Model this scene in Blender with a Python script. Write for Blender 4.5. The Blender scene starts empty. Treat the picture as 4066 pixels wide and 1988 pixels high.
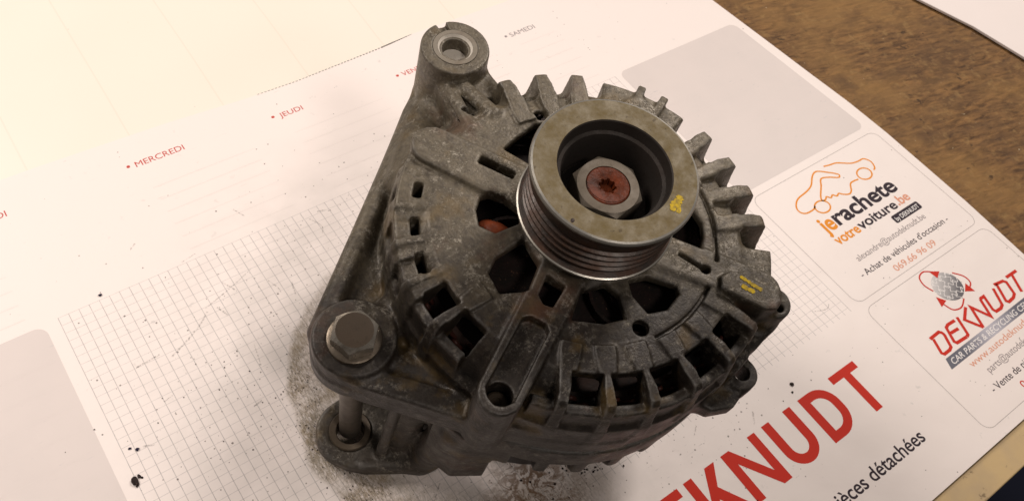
import bpy, math, random
import numpy as np
from mathutils import Matrix, Vector

S = 0.001                      # everything below is written in millimetres
sc = bpy.context.scene
col = sc.collection
rnd = random.Random(7)

# ------------------------------------------------------------------ camera
cam_d = bpy.data.cameras.new("camera"); cam = bpy.data.objects.new("camera", cam_d); col.objects.link(cam)
CR = np.array([[0.8081262833779059, -0.5758204546490509, 0.12394641633211081],
               [-0.4130322480039825, -0.7040191766771393, -0.577720833084302],
               [0.41992412674504576, 0.41567752270071534, -0.8067688175052428]])
CW = np.array([16.7603434, -279.62561495, 386.14370503])
mw = Matrix.Identity(4)
for i in range(3):
    mw[i][0] = CR[0][i]; mw[i][1] = -CR[1][i]; mw[i][2] = -CR[2][i]; mw[i][3] = CW[i] * S
cam.matrix_world = mw
cam_d.sensor_width = 36; cam_d.lens = 36 * 3410 / 4066
cam_d.clip_start = 0.01; cam_d.clip_end = 20
cam_d.dof.use_dof = True; cam_d.dof.focus_distance = 0.30; cam_d.dof.aperture_fstop = 45
sc.camera = cam

# ------------------------------------------------------------------ world, lamps, exposure
w = bpy.data.worlds.new("World"); sc.world = w; w.use_nodes = True
bg = w.node_tree.nodes["Background"]; bg.inputs[0].default_value = (1.0, 0.90, 0.82, 1); bg.inputs[1].default_value = 0.13

def area(name, loc, tgt, size, power, color):
    d = bpy.data.lights.new(name, 'AREA'); d.shape = 'DISK'; d.size = size; d.energy = power; d.color = color
    o = bpy.data.objects.new(name, d); col.objects.link(o)
    o.location = Vector(loc)
    o.rotation_euler = (Vector(tgt) - Vector(loc)).to_track_quat('-Z', 'Y').to_euler()
    return o
area("unseen_key_light", (-0.30, 0.68, 0.98), (0.02, 0.10, 0), 0.45, 11.0, (1.0, 0.91, 0.84))  # unseen key, set upper left so the near side falls dark
area("added_right_light", (1.35, 0.25, 1.35), (0.2, -0.1, 0), 0.42, 22.0, (1.0, 0.91, 0.84))  # added light from the right, shading the paper left of the alternator
sd = bpy.data.lights.new("unseen_room_spot", 'SPOT'); so = bpy.data.objects.new("unseen_room_spot", sd); col.objects.link(so)
sd.energy = 24; sd.color = (1.0, 0.91, 0.84); sd.shadow_soft_size = 0.12; sd.spot_size = math.radians(38); sd.spot_blend = 1.0
so.location = (0.10, -0.95, 1.15); so.rotation_euler = (Vector((0.06, 0.20, 0)) - so.location).to_track_quat('-Z', 'Y').to_euler()  # unseen lamp behind the camera, cone narrowed so the lower alternator stays dark
sc.view_settings.view_transform = 'Standard'; sc.view_settings.look = 'None'
sc.view_settings.exposure = 0.0; sc.view_settings.gamma = 1.0

# ------------------------------------------------------------------ object helpers
def tag(o, label=None, cat=None, group=None, kind=None):
    if label: o["label"] = label
    if cat: o["category"] = cat
    if group: o["group"] = group
    if kind: o["kind"] = kind
    return o

def empty(name, loc=(0, 0, 0), mat=None):
    o = bpy.data.objects.new(name, None); col.objects.link(o)
    o.empty_display_size = 0.01
    if mat is not None: o.matrix_world = mat
    else: o.location = Vector(loc) * S
    return o

def link(name, me, m, parent=None, off=(0, 0, 0)):
    if m is not None and len(me.materials) == 0: me.materials.append(m)
    o = bpy.data.objects.new(name, me); col.objects.link(o)
    if parent is not None: o.parent = parent
    o.location = Vector(off) * S
    return o

def mesh(name, V, F, m, parent=None, smooth=True, off=(0, 0, 0), normals=None):
    V = np.asarray(V, dtype=np.float64) * S
    me = bpy.data.meshes.new(name)
    me.from_pydata(V.tolist(), [], F if isinstance(F, list) else F.tolist())
    if smooth:
        me.polygons.foreach_set("use_smooth", [True] * len(me.polygons))
    me.update()
    if normals is not None:
        me.normals_split_custom_set_from_vertices(normals.tolist())
    return link(name, me, m, parent, off)

def sharp(o, deg=35):
    me = o.data
    try: me.set_sharp_from_angle(angle=math.radians(deg))
    except Exception: pass
    return o

def bevel(o, wdt, seg=2, deg=30):
    md = o.modifiers.new("bevel", 'BEVEL'); md.width = wdt * S; md.segments = seg
    md.limit_method = 'ANGLE'; md.angle_limit = math.radians(deg); md.harden_normals = False
    return o

def lathe(name, prof, m, parent=None, c=(0, 0), n=96, off=(0, 0, 0), deg=30, closed=False):
    V = []; F = []
    k = len(prof)
    for i in range(n):
        a = 2 * math.pi * i / n; ca, sa = math.cos(a), math.sin(a)
        for r, h in prof: V.append((c[0] + r * ca, c[1] + r * sa, h))
    for i in range(n):
        j = (i + 1) % n
        for q in range(k if closed else k - 1):
            q2 = (q + 1) % k
            F.append((i * k + q, j * k + q, j * k + q2, i * k + q2))
    o = mesh(name, V, F, m, parent, True, off)
    # weld poles
    import bmesh
    bm = bmesh.new(); bm.from_mesh(o.data); bmesh.ops.remove_doubles(bm, verts=bm.verts, dist=1e-7)
    bmesh.ops.recalc_face_normals(bm, faces=bm.faces)
    bm.to_mesh(o.data); bm.free()
    return sharp(o, deg)

def prism(name, poly, h0, h1, m, parent=None, off=(0, 0, 0), smooth=False):
    n = len(poly)
    V = [(x, y, h0) for x, y in poly] + [(x, y, h1) for x, y in poly]
    F = [tuple(range(n - 1, -1, -1)), tuple(range(n, 2 * n))]
    for i in range(n):
        j = (i + 1) % n; F.append((i, j, n + j, n + i))
    return mesh(name, V, F, m, parent, smooth, off)

# ------------------------------------------------------------------ material helpers
class NT:
    def __init__(s, name):
        s.m = bpy.data.materials.new(name); s.m.use_nodes = True
        s.t = s.m.node_tree; s.N = s.t.nodes; s.L = s.t.links
        s.b = s.N["Principled BSDF"]
    def n(s, ty, **k):
        x = s.N.new(ty)
        for a, v in k.items(): setattr(x, a, v)
        return x
    def set(s, sock, v):
        if isinstance(v, bpy.types.NodeSocket): s.L.new(v, sock)
        elif isinstance(v, (tuple, list)): sock.default_value = (*v, 1) if len(v) == 3 and sock.type == 'RGBA' else v
        else: sock.default_value = v
    def coord(s, kind="Object"):
        return s.n("ShaderNodeTexCoord").outputs[kind]
    def noise(s, vec, scale, detail=4, rough=0.55, dist=0.0):
        x = s.n("ShaderNodeTexNoise"); s.set(x.inputs["Vector"], vec); x.inputs["Scale"].default_value = scale
        x.inputs["Detail"].default_value = detail; x.inputs["Roughness"].default_value = rough; x.inputs["Distortion"].default_value = dist
        return x.outputs["Fac"]
    def vor(s, vec, scale, feat='F1', out="Distance"):
        x = s.n("ShaderNodeTexVoronoi"); x.feature = feat; s.set(x.inputs["Vector"], vec); x.inputs["Scale"].default_value = scale
        return x.outputs[out]
    def math(s, op, a, b=0.0, c=None, clamp=False):
        x = s.n("ShaderNodeMath", operation=op); x.use_clamp = clamp
        s.set(x.inputs[0], a); s.set(x.inputs[1], b)
        if c is not None: s.set(x.inputs[2], c)
        return x.outputs[0]
    def ramp(s, fac, a, b, lo=0.0, hi=1.0):
        x = s.n("ShaderNodeMapRange"); s.set(x.inputs[0], fac)
        x.inputs[1].default_value = a; x.inputs[2].default_value = b; x.inputs[3].default_value = lo; x.inputs[4].default_value = hi
        return x.outputs[0]
    def mix(s, fac, a, b, mode='MIX'):
        x = s.n("ShaderNodeMix", data_type='RGBA', blend_type=mode)
        s.set(x.inputs[0], fac); s.set(x.inputs[6], a); s.set(x.inputs[7], b)
        return x.outputs[2]
    def mapv(s, vec, scale=(1, 1, 1), rot=(0, 0, 0), loc=(0, 0, 0)):
        x = s.n("ShaderNodeMapping"); s.set(x.inputs[0], vec)
        x.inputs[1].default_value = loc; x.inputs[2].default_value = rot; x.inputs[3].default_value = scale
        return x.outputs[0]
    def xyz(s, vec):
        x = s.n("ShaderNodeSeparateXYZ"); s.set(x.inputs[0], vec); return x.outputs
    def bump(s, h, strength=0.3, dist=0.0005, nrm=None):
        x = s.n("ShaderNodeBump"); s.set(x.inputs["Height"], h)
        x.inputs["Strength"].default_value = strength; x.inputs["Distance"].default_value = dist
        if nrm is not None: s.L.new(nrm, x.inputs["Normal"])
        return x.outputs[0]
    def out(s, color=None, rough=None, metal=None, normal=None, spec=None):
        if color is not None: s.set(s.b.inputs["Base Color"], color)
        if rough is not None: s.set(s.b.inputs["Roughness"], rough)
        if metal is not None: s.set(s.b.inputs["Metallic"], metal)
        if normal is not None: s.L.new(normal, s.b.inputs["Normal"])
        if spec is not None: s.set(s.b.inputs["Specular IOR Level"], spec)
        return s.m

def cast_metal(name, base=(0.108, 0.088, 0.060), dark=(0.0120, 0.0078, 0.0055), pale=(0.36, 0.32, 0.26), grime_shade=1.5, rust=0.35):
    t = NT(name); v = t.coord()
    big = t.noise(v, 28, 3); mid = t.noise(v, 110, 5, 0.65); fine = t.noise(v, 900, 3, 0.6)
    x, y, z = t.xyz(v)
    # oily dirt with shade painted in, darkening the casting towards its lower near side
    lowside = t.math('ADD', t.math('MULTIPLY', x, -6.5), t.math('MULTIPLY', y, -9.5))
    g = t.math('ADD', t.ramp(big, 0.3, 0.7, -0.10, 0.50), t.math('MULTIPLY', lowside, grime_shade))
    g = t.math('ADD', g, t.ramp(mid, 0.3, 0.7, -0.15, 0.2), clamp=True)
    md = t.noise(t.mapv(v, loc=(2, 5, 1)), 330, 5, 0.72)
    c = t.mix(t.ramp(md, 0.46, 0.66, 0.0, 0.5), base, tuple(k * 1.6 for k in base))
    c = t.mix(t.ramp(md, 0.47, 0.34, 0.0, 0.55), c, tuple(k * 2.2 for k in dark))
    c = t.mix(t.ramp(fine, 0.35, 0.7, 0.0, 0.35), c, (0.03, 0.025, 0.018))
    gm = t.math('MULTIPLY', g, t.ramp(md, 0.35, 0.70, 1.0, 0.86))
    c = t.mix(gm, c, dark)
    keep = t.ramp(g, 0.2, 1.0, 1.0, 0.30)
    # pale oxide spots
    sp = t.math('MULTIPLY', t.ramp(t.noise(v, 420, 5, 0.8), 0.52, 0.62), t.ramp(t.noise(v, 75, 3), 0.42, 0.60))
    sp = t.math('MULTIPLY', sp, keep)
    c = t.mix(t.math('MULTIPLY', sp, 0.75), c, pale)
    oc = t.math('MULTIPLY', t.ramp(t.noise(t.mapv(v, loc=(3, 1, 2)), 60, 4), 0.56, 0.68), rust)
    c = t.mix(oc, c, (0.14, 0.085, 0.02))
    rr = t.math('MULTIPLY', t.ramp(t.noise(t.mapv(v, loc=(7, 4, 2)), 38, 4), 0.60, 0.72), rust)
    c = t.mix(rr, c, (0.10, 0.035, 0.015))
    # worn bright edges
    geo = t.n("ShaderNodeNewGeometry")
    ed = t.ramp(geo.outputs["Pointiness"], 0.515, 0.575)
    ed = t.math('MULTIPLY', ed, t.ramp(mid, 0.38, 0.6, 0.15, 1.0))
    c = t.mix(t.math('MULTIPLY', ed, 0.6), c, (0.22, 0.21, 0.195))
    hgt = t.math('ADD', t.math('MULTIPLY', fine, 0.35), t.math('ADD', mid, t.math('MULTIPLY', sp, 0.5)))
    return t.out(c, t.ramp(mid, 0.3, 0.7, 0.37, 0.62), 0.22, t.bump(hgt, 0.75, 0.0006), 0.42)

M_cast = cast_metal("dirty_shaded_cast_aluminium")
M_rear = cast_metal("dirty_shaded_cast_aluminium_rear", base=(0.070, 0.058, 0.045), grime_shade=0.7)

def steel(name, base, rough=0.35, metal=0.9, scratch=True, spots=(0.12, 0.09, 0.05), amt=0.4, ring=False, bump=0.15, af=60):
    t = NT(name); v = t.coord()
    a = t.noise(v, af, 5, 0.65); b = t.noise(v, 500, 4, 0.7)
    c = t.mix(t.math('MULTIPLY', t.ramp(a, 0.4, 0.65), amt), base, spots)
    c = t.mix(t.ramp(b, 0.55, 0.7, 0, 0.35), c, tuple(0.4 * k for k in base))
    h = b
    if ring:
        x, y, z = t.xyz(v)
        rr = t.math('SQRT', t.math('ADD', t.math('MULTIPLY', x, x), t.math('MULTIPLY', y, y)))
        cv = t.n("ShaderNodeCombineXYZ"); t.L.new(rr, cv.inputs[0])
        g = t.noise(cv.outputs[0], 2600, 3, 0.7)
        h = t.math('ADD', b, t.math('MULTIPLY', g, 0.6)); c = t.mix(t.ramp(g, 0.5, 0.7, 0, 0.22), c, tuple(0.5 * k for k in base))
        pit = t.math('MULTIPLY', t.ramp(t.noise(v, 330, 3, 0.6), 0.64, 0.70), 0.6); c = t.mix(pit, c, (0.05, 0.035, 0.018))
    if scratch:
        sv = t.mapv(v, scale=(40, 1500, 40), rot=(0, 0, 0.4))
        s1 = t.noise(sv, 1, 2)
        c = t.mix(t.ramp(s1, 0.55, 0.7, 0, 0.25), c, tuple(min(1, 1.5 * k) for k in base))
        h = t.math('ADD', b, t.math('MULTIPLY', s1, 0.5))
    return t.out(c, t.ramp(a, 0.3, 0.7, rough * 0.8, rough * 1.4), metal, t.bump(h, bump, 0.0003))

M_zinc = steel("yellowed_zinc_steel", (0.150, 0.122, 0.076), 0.60, 0.25, False, (0.125, 0.088, 0.030), 0.75, bump=0.35, ring=True, af=150)
M_groove = steel("greasy_groove_steel", (0.045, 0.034, 0.028), 0.40, 0.45, False, (0.060, 0.026, 0.013), 0.95, bump=0.5, ring=False, af=110)
M_edge = steel("bright_rim_steel", (0.42, 0.40, 0.36), 0.35, 0.9, False)
M_bore = steel("dull_bore_steel", (0.040, 0.034, 0.030), 0.5, 0.4, False, (0.03, 0.02, 0.015), 0.6, bump=0.4)
M_nut = steel("grey_nut_steel", (0.115, 0.096, 0.075), 0.55, 0.4, False, (0.13, 0.10, 0.07), 0.5)
M_bolt = steel("grimy_bolt_steel", (0.040, 0.029, 0.020), 0.6, 0.2, False, (0.045, 0.032, 0.022), 0.8, bump=0.5)
for m__, sp_ in ((M_bolt, 0.15), (M_bore, 0.2), (M_nut, 0.35), (M_zinc, 0.35)): m__.node_tree.nodes["Principled BSDF"].inputs["Specular IOR Level"].default_value = sp_
M_boltside = steel("bare_bolt_flats", (0.50, 0.46, 0.40), 0.25, 0.8, True, (0.06, 0.045, 0.03), 0.8, bump=0.4)
M_bush = steel("machined_bushing", (0.19, 0.165, 0.13), 0.45, 0.35, True, (0.13, 0.10, 0.07), 0.7)
M_ringst = steel("dark_bushing_steel", (0.12, 0.095, 0.072), 0.45, 0.8, False)

def rusty(name, a=(0.135, 0.026, 0.0065), b=(0.045, 0.011, 0.004), rough=0.5):
    t = NT(name); v = t.coord()
    n1 = t.noise(v, 180, 5, 0.65); n2 = t.noise(v, 900, 3)
    c = t.mix(t.ramp(n1, 0.35, 0.65), a, b)
    c = t.mix(t.ramp(n2, 0.66, 0.74, 0, 0.45), c, (0.22, 0.12, 0.07))
    return t.out(c, rough, 0.0, t.bump(t.math('ADD', n1, n2), 0.5, 0.0004), 0.15)
M_rust = rusty("rusted_steel")
M_copper = rusty("varnished_copper", (0.055, 0.018, 0.013), (0.025, 0.010, 0.008), 0.4)
M_dark = steel("near_black_steel", (0.015, 0.012, 0.011), 0.5, 0.5, False, (0.06, 0.025, 0.015), 0.6, bump=0.4)  # near-black tone for inner parts and a speck

def plain(name, c, rough=0.6, metal=0.0, spec=0.12):
    t = NT(name); return t.out(c, rough, metal, None, spec)

# ================================================================== desk pad, table, floor
Z_PAD = 0.0
def zp(x, y):
    """gentle undulation of the paper sheets"""
    r = 0.0
    if y > 92: r += 3.4 * (1 - math.exp(-((y - 92) / 34.0) ** 2))
    return r

def sheet(name, poly_fn, m, parent, z=0.0, nx=60, ny=40, x0=0, x1=1, y0=0, y1=1):
    V = []; F = []
    for j in range(ny + 1):
        for i in range(nx + 1):
            x, y = poly_fn(i / nx, j / ny); V.append((x, y, z + zp(x, y)))
    for j in range(ny):
        for i in range(nx):
            a = j * (nx + 1) + i; F.append((a, a + 1, a + nx + 2, a + nx + 1))
    return mesh(name, V, F, m, parent, True)

# --- print colours
M_red = plain("red_ink", (0.55, 0.028, 0.014), 0.6)
M_redthin = plain("thin_red_ink", (0.50, 0.075, 0.06), 0.5)
M_black = plain("dark_ink", (0.030, 0.020, 0.028), 0.6)
M_grey = plain("grey_ink", (0.28, 0.24, 0.24), 0.6)
M_orange = plain("orange_ink", (0.76, 0.27, 0.022), 0.6)
M_palered = plain("pale_orange_ink", (0.68, 0.30, 0.19), 0.5)
M_line = plain("thin_grey_line", (0.36, 0.32, 0.30), 0.6)
M_faint = plain("faint_grey_line", (0.66, 0.60, 0.57), 0.6)
M_white = plain("white_ink", (0.78, 0.74, 0.72), 0.5)

def paper_material():
    t = NT("printed_paper"); v = t.coord()          # object coords in metres, origin at the grid corner
    x, y, z = t.xyz(v)
    base = (0.80, 0.715, 0.675)
    c = base
    c = t.mix(t.ramp(t.noise(v, 9, 3), 0.35, 0.7, 0, 0.12), c, (0.72, 0.65, 0.62))
    # printed 5 mm grid, 72 x 42 cells
    def lines(u, wd):
        fr = t.math('FRACT', t.math('DIVIDE', t.math('ADD', u, 5.0 + wd / 2), 0.005))
        return t.math('LESS_THAN', fr, wd / 0.005)
    gx = lines(x, 0.00036); gy = lines(y, 0.00030)
    inx = t.math('MULTIPLY', t.math('GREATER_THAN', x, -0.0002), t.math('LESS_THAN', x, 0.3602))
    iny = t.math('MULTIPLY', t.math('LESS_THAN', y, 0.0002), t.math('GREATER_THAN', y, -0.2127))
    ins = t.math('MULTIPLY', inx, iny)
    lx = t.math('MULTIPLY', gx, 0.72); ly = t.math('MULTIPLY', gy, 0.46)
    g = t.math('MULTIPLY', t.math('MAXIMUM', lx, ly), ins)
    g = t.math('MULTIPLY', g, t.ramp(t.noise(v, 240, 2), 0.3, 0.6, 0.6, 1.0))
    c = t.mix(g, c, (0.30, 0.28, 0.28))
    # ---- dirt: circular greasy smear where the part has been turned on the sheet
    comb = t.n("ShaderNodeCombineXYZ"); comb.inputs[0].default_value = 0.1647; comb.inputs[1].default_value = -0.1303
    dn = t.n("ShaderNodeVectorMath", operation='DISTANCE'); t.L.new(v, dn.inputs[0]); t.L.new(comb.outputs[0], dn.inputs[1])
    d = dn.outputs["Value"]
    wob = t.math('MULTIPLY', t.math('SUBTRACT', t.noise(v, 35, 3), 0.5), 0.012)
    d2 = t.math('ADD', d, wob)
    ring = t.math('MULTIPLY', t.ramp(d2, 0.0975, 0.0945), t.ramp(d2, 0.062, 0.076))
    streak = t.noise(t.mapv(v, scale=(900, 260, 1), rot=(0, 0, 0.55)), 1, 5, 0.78)
    side = t.ramp(x, 0.150, 0.075)                     # the smear shows at the left and below the part
    low = t.math('MULTIPLY', t.ramp(y, -0.15, -0.19), t.ramp(x, 0.19, 0.14, 0.0, 0.8))
    area_ = t.math('MAXIMUM', side, low)
    ra = t.math('MULTIPLY', ring, area_)
    patch = t.ramp(t.noise(v, 65, 4, 0.65), 0.34, 0.58, 0.4, 1.0)
    sm = t.math('MULTIPLY', t.math('MULTIPLY', ra, patch), t.ramp(streak, 0.38, 0.52, 0.15, 0.95))
    c = t.mix(sm, c, (0.215, 0.160, 0.088))
    gr = t.noise(t.mapv(v, scale=(1300, 500, 1), rot=(0, 0, 0.75), loc=(3, 3, 0)), 1, 4, 0.8)
    sm2 = t.math('MULTIPLY', t.math('MULTIPLY', ra, patch), t.ramp(gr, 0.51, 0.58, 0, 0.9))
    c = t.mix(sm2, c, (0.075, 0.055, 0.032))
    ye = t.math('MULTIPLY', ra, t.ramp(t.noise(t.mapv(v, loc=(1, 7, 0)), 60, 3), 0.54, 0.66, 0, 0.55))
    c = t.mix(ye, c, (0.24, 0.16, 0.055))
    # grey graphite dust thicker near the part
    near = t.ramp(d, 0.19, 0.085)
    dust = t.math('MULTIPLY', near, t.ramp(t.noise(v, 48, 4, 0.6), 0.40, 0.66, 0, 0.30))
    dust = t.math('MULTIPLY', dust, t.ramp(x, 0.26, 0.16))
    c = t.mix(dust, c, (0.36, 0.34, 0.31))
    # pencil like scuffs
    sc1 = t.noise(t.mapv(v, scale=(90, 900, 1), rot=(0, 0, 0.35)), 1, 3, 0.6)
    sc1 = t.math('MULTIPLY', t.ramp(sc1, 0.66, 0.72), t.ramp(t.noise(v, 30, 2), 0.52, 0.62))
    c = t.mix(t.math('MULTIPLY', t.math('MULTIPLY', sc1, t.ramp(d, 0.26, 0.12)), 0.55), c, (0.20, 0.19, 0.17))
    blot = t.math('MULTIPLY', t.ramp(t.noise(v, 150, 3, 0.6), 0.655, 0.70), t.ramp(t.noise(t.mapv(v, loc=(5, 2, 0)), 18, 2), 0.48, 0.62))
    c = t.mix(t.math('MULTIPLY', blot, 0.28), c, (0.36, 0.35, 0.33))
    # fine specks
    def specks(scale, thr, dens, amt, colr, loc):
        vv = t.mapv(v, scale=(1, 1, 0), loc=loc)
        x2 = t.n("ShaderNodeTexVoronoi"); t.set(x2.inputs["Vector"], vv); x2.inputs["Scale"].default_value = scale
        rr_, gg_, bb_ = t.xyz(x2.outputs["Color"])
        m_ = t.math('MULTIPLY', t.math('LESS_THAN', x2.outputs["Distance"], t.math('MULTIPLY', rr_, thr)), t.math('LESS_THAN', gg_, dens))
        return t.math('MULTIPLY', m_, amt), colr
    s1, k1 = specks(260, 0.14, t.ramp(d, 0.20, 0.095, 0.05, 0.75), 0.8, (0.08, 0.06, 0.05), (0, 0, 0))
    c = t.mix(s1, c, k1)
    s2, k2 = specks(520, 0.22, t.ramp(d, 0.16, 0.09, 0.02, 0.45), 0.7, (0.10, 0.08, 0.06), (1, 3, 0))
    c = t.mix(s2, c, k2)
    # rusty drip below the part
    cr = t.n("ShaderNodeCombineXYZ"); cr.inputs[0].default_value = 0.148; cr.inputs[1].default_value = -0.198
    dr = t.n("ShaderNodeVectorMath", operation='DISTANCE'); t.L.new(v, dr.inputs[0]); t.L.new(cr.outputs[0], dr.inputs[1])
    rs = t.math('MULTIPLY', t.ramp(dr.outputs["Value"], 0.030, 0.008), t.ramp(t.noise(v, 170, 4, 0.75, 1.2), 0.46, 0.56, 0, 0.9))
    c = t.mix(rs, c, (0.16, 0.085, 0.04))
    return t.out(c, 0.50, 0.0, t.bump(t.math('ADD', t.noise(v, 11, 3), t.math('MULTIPLY', t.noise(v, 60, 3), 0.12)), 0.45, 0.004), 0.35)
M_paper = paper_material()

def cream_material():
    t = NT("cream_paper"); v = t.coord(); x, y, z = t.xyz(v)
    c = t.mix(t.ramp(t.noise(v, 6, 2), 0.35, 0.7, 0, 0.5), (0.80, 0.735, 0.645), (0.755, 0.68, 0.585))
    # show-through of the column rules
    fr = t.math('FRACT', t.math('DIVIDE', t.math('ADD', x, 4.94), 0.0557))
    ln = t.math('MULTIPLY', t.math('LESS_THAN', fr, 0.016), 0.22)
    c = t.mix(ln, c, (0.62, 0.52, 0.42))
    s_ = t.math('MULTIPLY', t.ramp(t.noise(v, 300, 2), 0.78, 0.80), 0.6)
    c = t.mix(s_, c, (0.25, 0.2, 0.15))
    return t.out(c, 0.42, 0, t.bump(t.noise(v, 10, 2), 0.3, 0.004), 0.4)
M_cream = cream_material()
M_panel = plain("grey_panel_print", (0.585, 0.525, 0.495), 0.5)
def panel_mat():
    t = NT("grey_panel_print"); v = t.coord()
    c = t.mix(t.ramp(t.noise(v, 30, 3), 0.4, 0.7, 0, 0.25), (0.640, 0.565, 0.535), (0.54, 0.49, 0.47))
    sc1 = t.noise(t.mapv(v, scale=(120, 600, 1), rot=(0, 0, -0.5)), 1, 3, 0.6)
    sc1 = t.math('MULTIPLY', t.ramp(sc1, 0.62, 0.70), t.ramp(t.noise(v, 45, 2), 0.52, 0.62))
    c = t.mix(t.math('MULTIPLY', sc1, 0.4), c, (0.36, 0.36, 0.38))
    return t.out(c, 0.5, 0, None, 0.35)
M_panel = panel_mat()

pad = empty("desk_pad", (0, 0, 0))
tag(pad, "large paper desk pad with printed grid and red weekday names, flat under the alternator", "desk pad")

# right edge (wavy) of the pad as measured
def xr(y):
    ys = [-330, -246, -198, -130, -96, -62, -24, 29, 60, 100, 260]
    xs = [492, 489, 491.5, 492.0, 490.5, 487.0, 483.5, 478.3, 476.5, 474, 468]
    return float(np.interp(y, ys, xs))
def ytear(x):
    base = float(np.interp(x, [-60, 24, 98, 146, 175, 235, 263, 336, 480], [98.5, 98.6, 96.7, 93.6, 92.9, 95.2, 97.4, 96.4, 95.0]))
    return base
def top_fn(u, v_):
    y_lo = -309.5
    x = -140 + u * (480 + 140)
    x_right = None
    yt = ytear(x)
    if u == 1.0 or True:
        y = y_lo + v_ * (yt - y_lo)
    f = (x + 140) / 620.0
    xx = -140 + f * (xr(y) + 140)
    return xx, y
# the print sheet and the sheets below it
print_sheet = sheet("printed_sheet", top_fn, M_paper, pad, 0.0, 110, 90)
def under_fn(u, v_):
    y = -309.3 + v_ * (430 + 309.3)
    x = -140 + u * (xr(y) - 0.4 + 140)
    return x, y
sheet("sheet_block", under_fn, M_cream, pad, -0.55, 90, 90)
def block_side():
    """cut edge of the stack of sheets"""
    pts = [(xr(y), y) for y in np.linspace(430, -309.5, 60)] + [(x, -309.5) for x in np.linspace(xr(-309.5), -140, 20)]
    V = []; F = []
    for x, y in pts: V += [(x - 0.2, y + 0.2, -0.02 if y < 92 else zp(x, y) - 0.6), (x - 0.2, y + 0.2, -2.2)]
    for i in range(len(pts) - 1): F.append((2 * i, 2 * i + 1, 2 * i + 3, 2 * i + 2))
    return mesh("sheet_edge", V, F, M_cream, pad, False)
block_side()

# perforated tear edge: little teeth along the printed sheet, and dark strips painting the shade of the lifted gap
V = []; F = []
xx = 60.0
M_gap = plain("perforation_shadow_gap", (0.05, 0.045, 0.035), 0.9)
perf = []
x = 150.0
while x < 262:
    y0 = ytear(x); y1 = ytear(x + 1.3)
    wd = 0.16 + 0.20 * max(0, min(1, (x - 150) / 80))
    if x > 236: wd = 0.55 * min(1, (266 - x) / 22)
    k = len(V)
    L_ = 1.35 if x < 236 else 1.75
    V += [(x, y0 - wd, 0.09 + zp(x, y0)), (x + L_, y1 - wd, 0.09 + zp(x, y1)), (x + L_, y1 + wd * .6, 0.09 + zp(x, y1)), (x, y0 + wd * .6, 0.09 + zp(x, y0))]
    F.append((k, k + 1, k + 2, k + 3))
    x += 2.3 if x < 236 else 1.9
mesh("perforation_shade_strips", V, F, M_gap, pad, False)

# --- printing helpers: flat ink a few hundredths of a millimetre above the sheet
INK = 0.05
def rrect(x0, y0, x1, y1, r, n=8):
    P = []
    for cx, cy, a0 in ((x1 - r, y1 - r, 0), (x0 + r, y1 - r, 90), (x0 + r, y0 + r, 180), (x1 - r, y0 + r, 270)):
        for i in range(n + 1):
            a = math.radians(a0 + 90 * i / n); P.append((cx + r * math.cos(a), cy + r * math.sin(a)))
    return P
def ink_poly(name, P, m, z=INK, parent=None):
    return mesh(name, [(x, y, z) for x, y in P], [tuple(range(len(P)))], m, parent or pad, False)
def stroke(P, wd, closed=False, z=INK):
    P = [np.array(p, float) for p in P]; n = len(P); V = []; F = []
    for i in range(n):
        a = P[i - 1] if (i > 0 or closed) else P[i]; b = P[(i + 1) % n] if (i < n - 1 or closed) else P[i]
        d1 = P[i] - a; d2 = b - P[i]
        if np.linalg.norm(d1) < 1e-9: d1 = d2
        if np.linalg.norm(d2) < 1e-9: d2 = d1
        d1 = d1 / np.linalg.norm(d1); d2 = d2 / np.linalg.norm(d2)
        t_ = d1 + d2; t_ = t_ / max(1e-9, np.linalg.norm(t_)); nn = np.array([-t_[1], t_[0]])
        k = wd / 2 / max(0.4, float(np.dot(nn, [-d1[1], d1[0]])))
        V += [(*(P[i] + nn * k), z), (*(P[i] - nn * k), z)]
    for i in range(n if closed else n - 1):
        j = (i + 1) % n; F.append((2 * i, 2 * i + 1, 2 * j + 1, 2 * j))
    return V, F
def ink_stroke(name, P, wd, m, closed=False, z=INK, parent=None):
    V, F = stroke(P, wd, closed, z); return mesh(name, V, F, m, parent or pad, False)
def catmull(P, n=8, closed=False):
    out = []; N = len(P)
    for i in range(N if closed else N - 1):
        p = [np.array(P[(i + k) % N] if closed else P[min(max(i + k, 0), N - 1)], float) for k in (-1, 0, 1, 2)]
        for s_ in range(n):
            t_ = s_ / n
            out.append(tuple(0.5 * ((2 * p[1]) + (-p[0] + p[2]) * t_ + (2 * p[0] - 5 * p[1] + 4 * p[2] - p[3]) * t_ ** 2 + (-p[0] + 3 * p[1] - 3 * p[2] + p[3]) * t_ ** 3)))
    if not closed: out.append(tuple(P[-1]))
    return out
def multi(name, parts, m, parent=None):
    V = []; F = []
    for v_, f_ in parts:
        k = len(V); V += v_; F += [tuple(a + k for a in q) for q in f_]
    return mesh(name, V, F, m, parent or pad, False)

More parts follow.
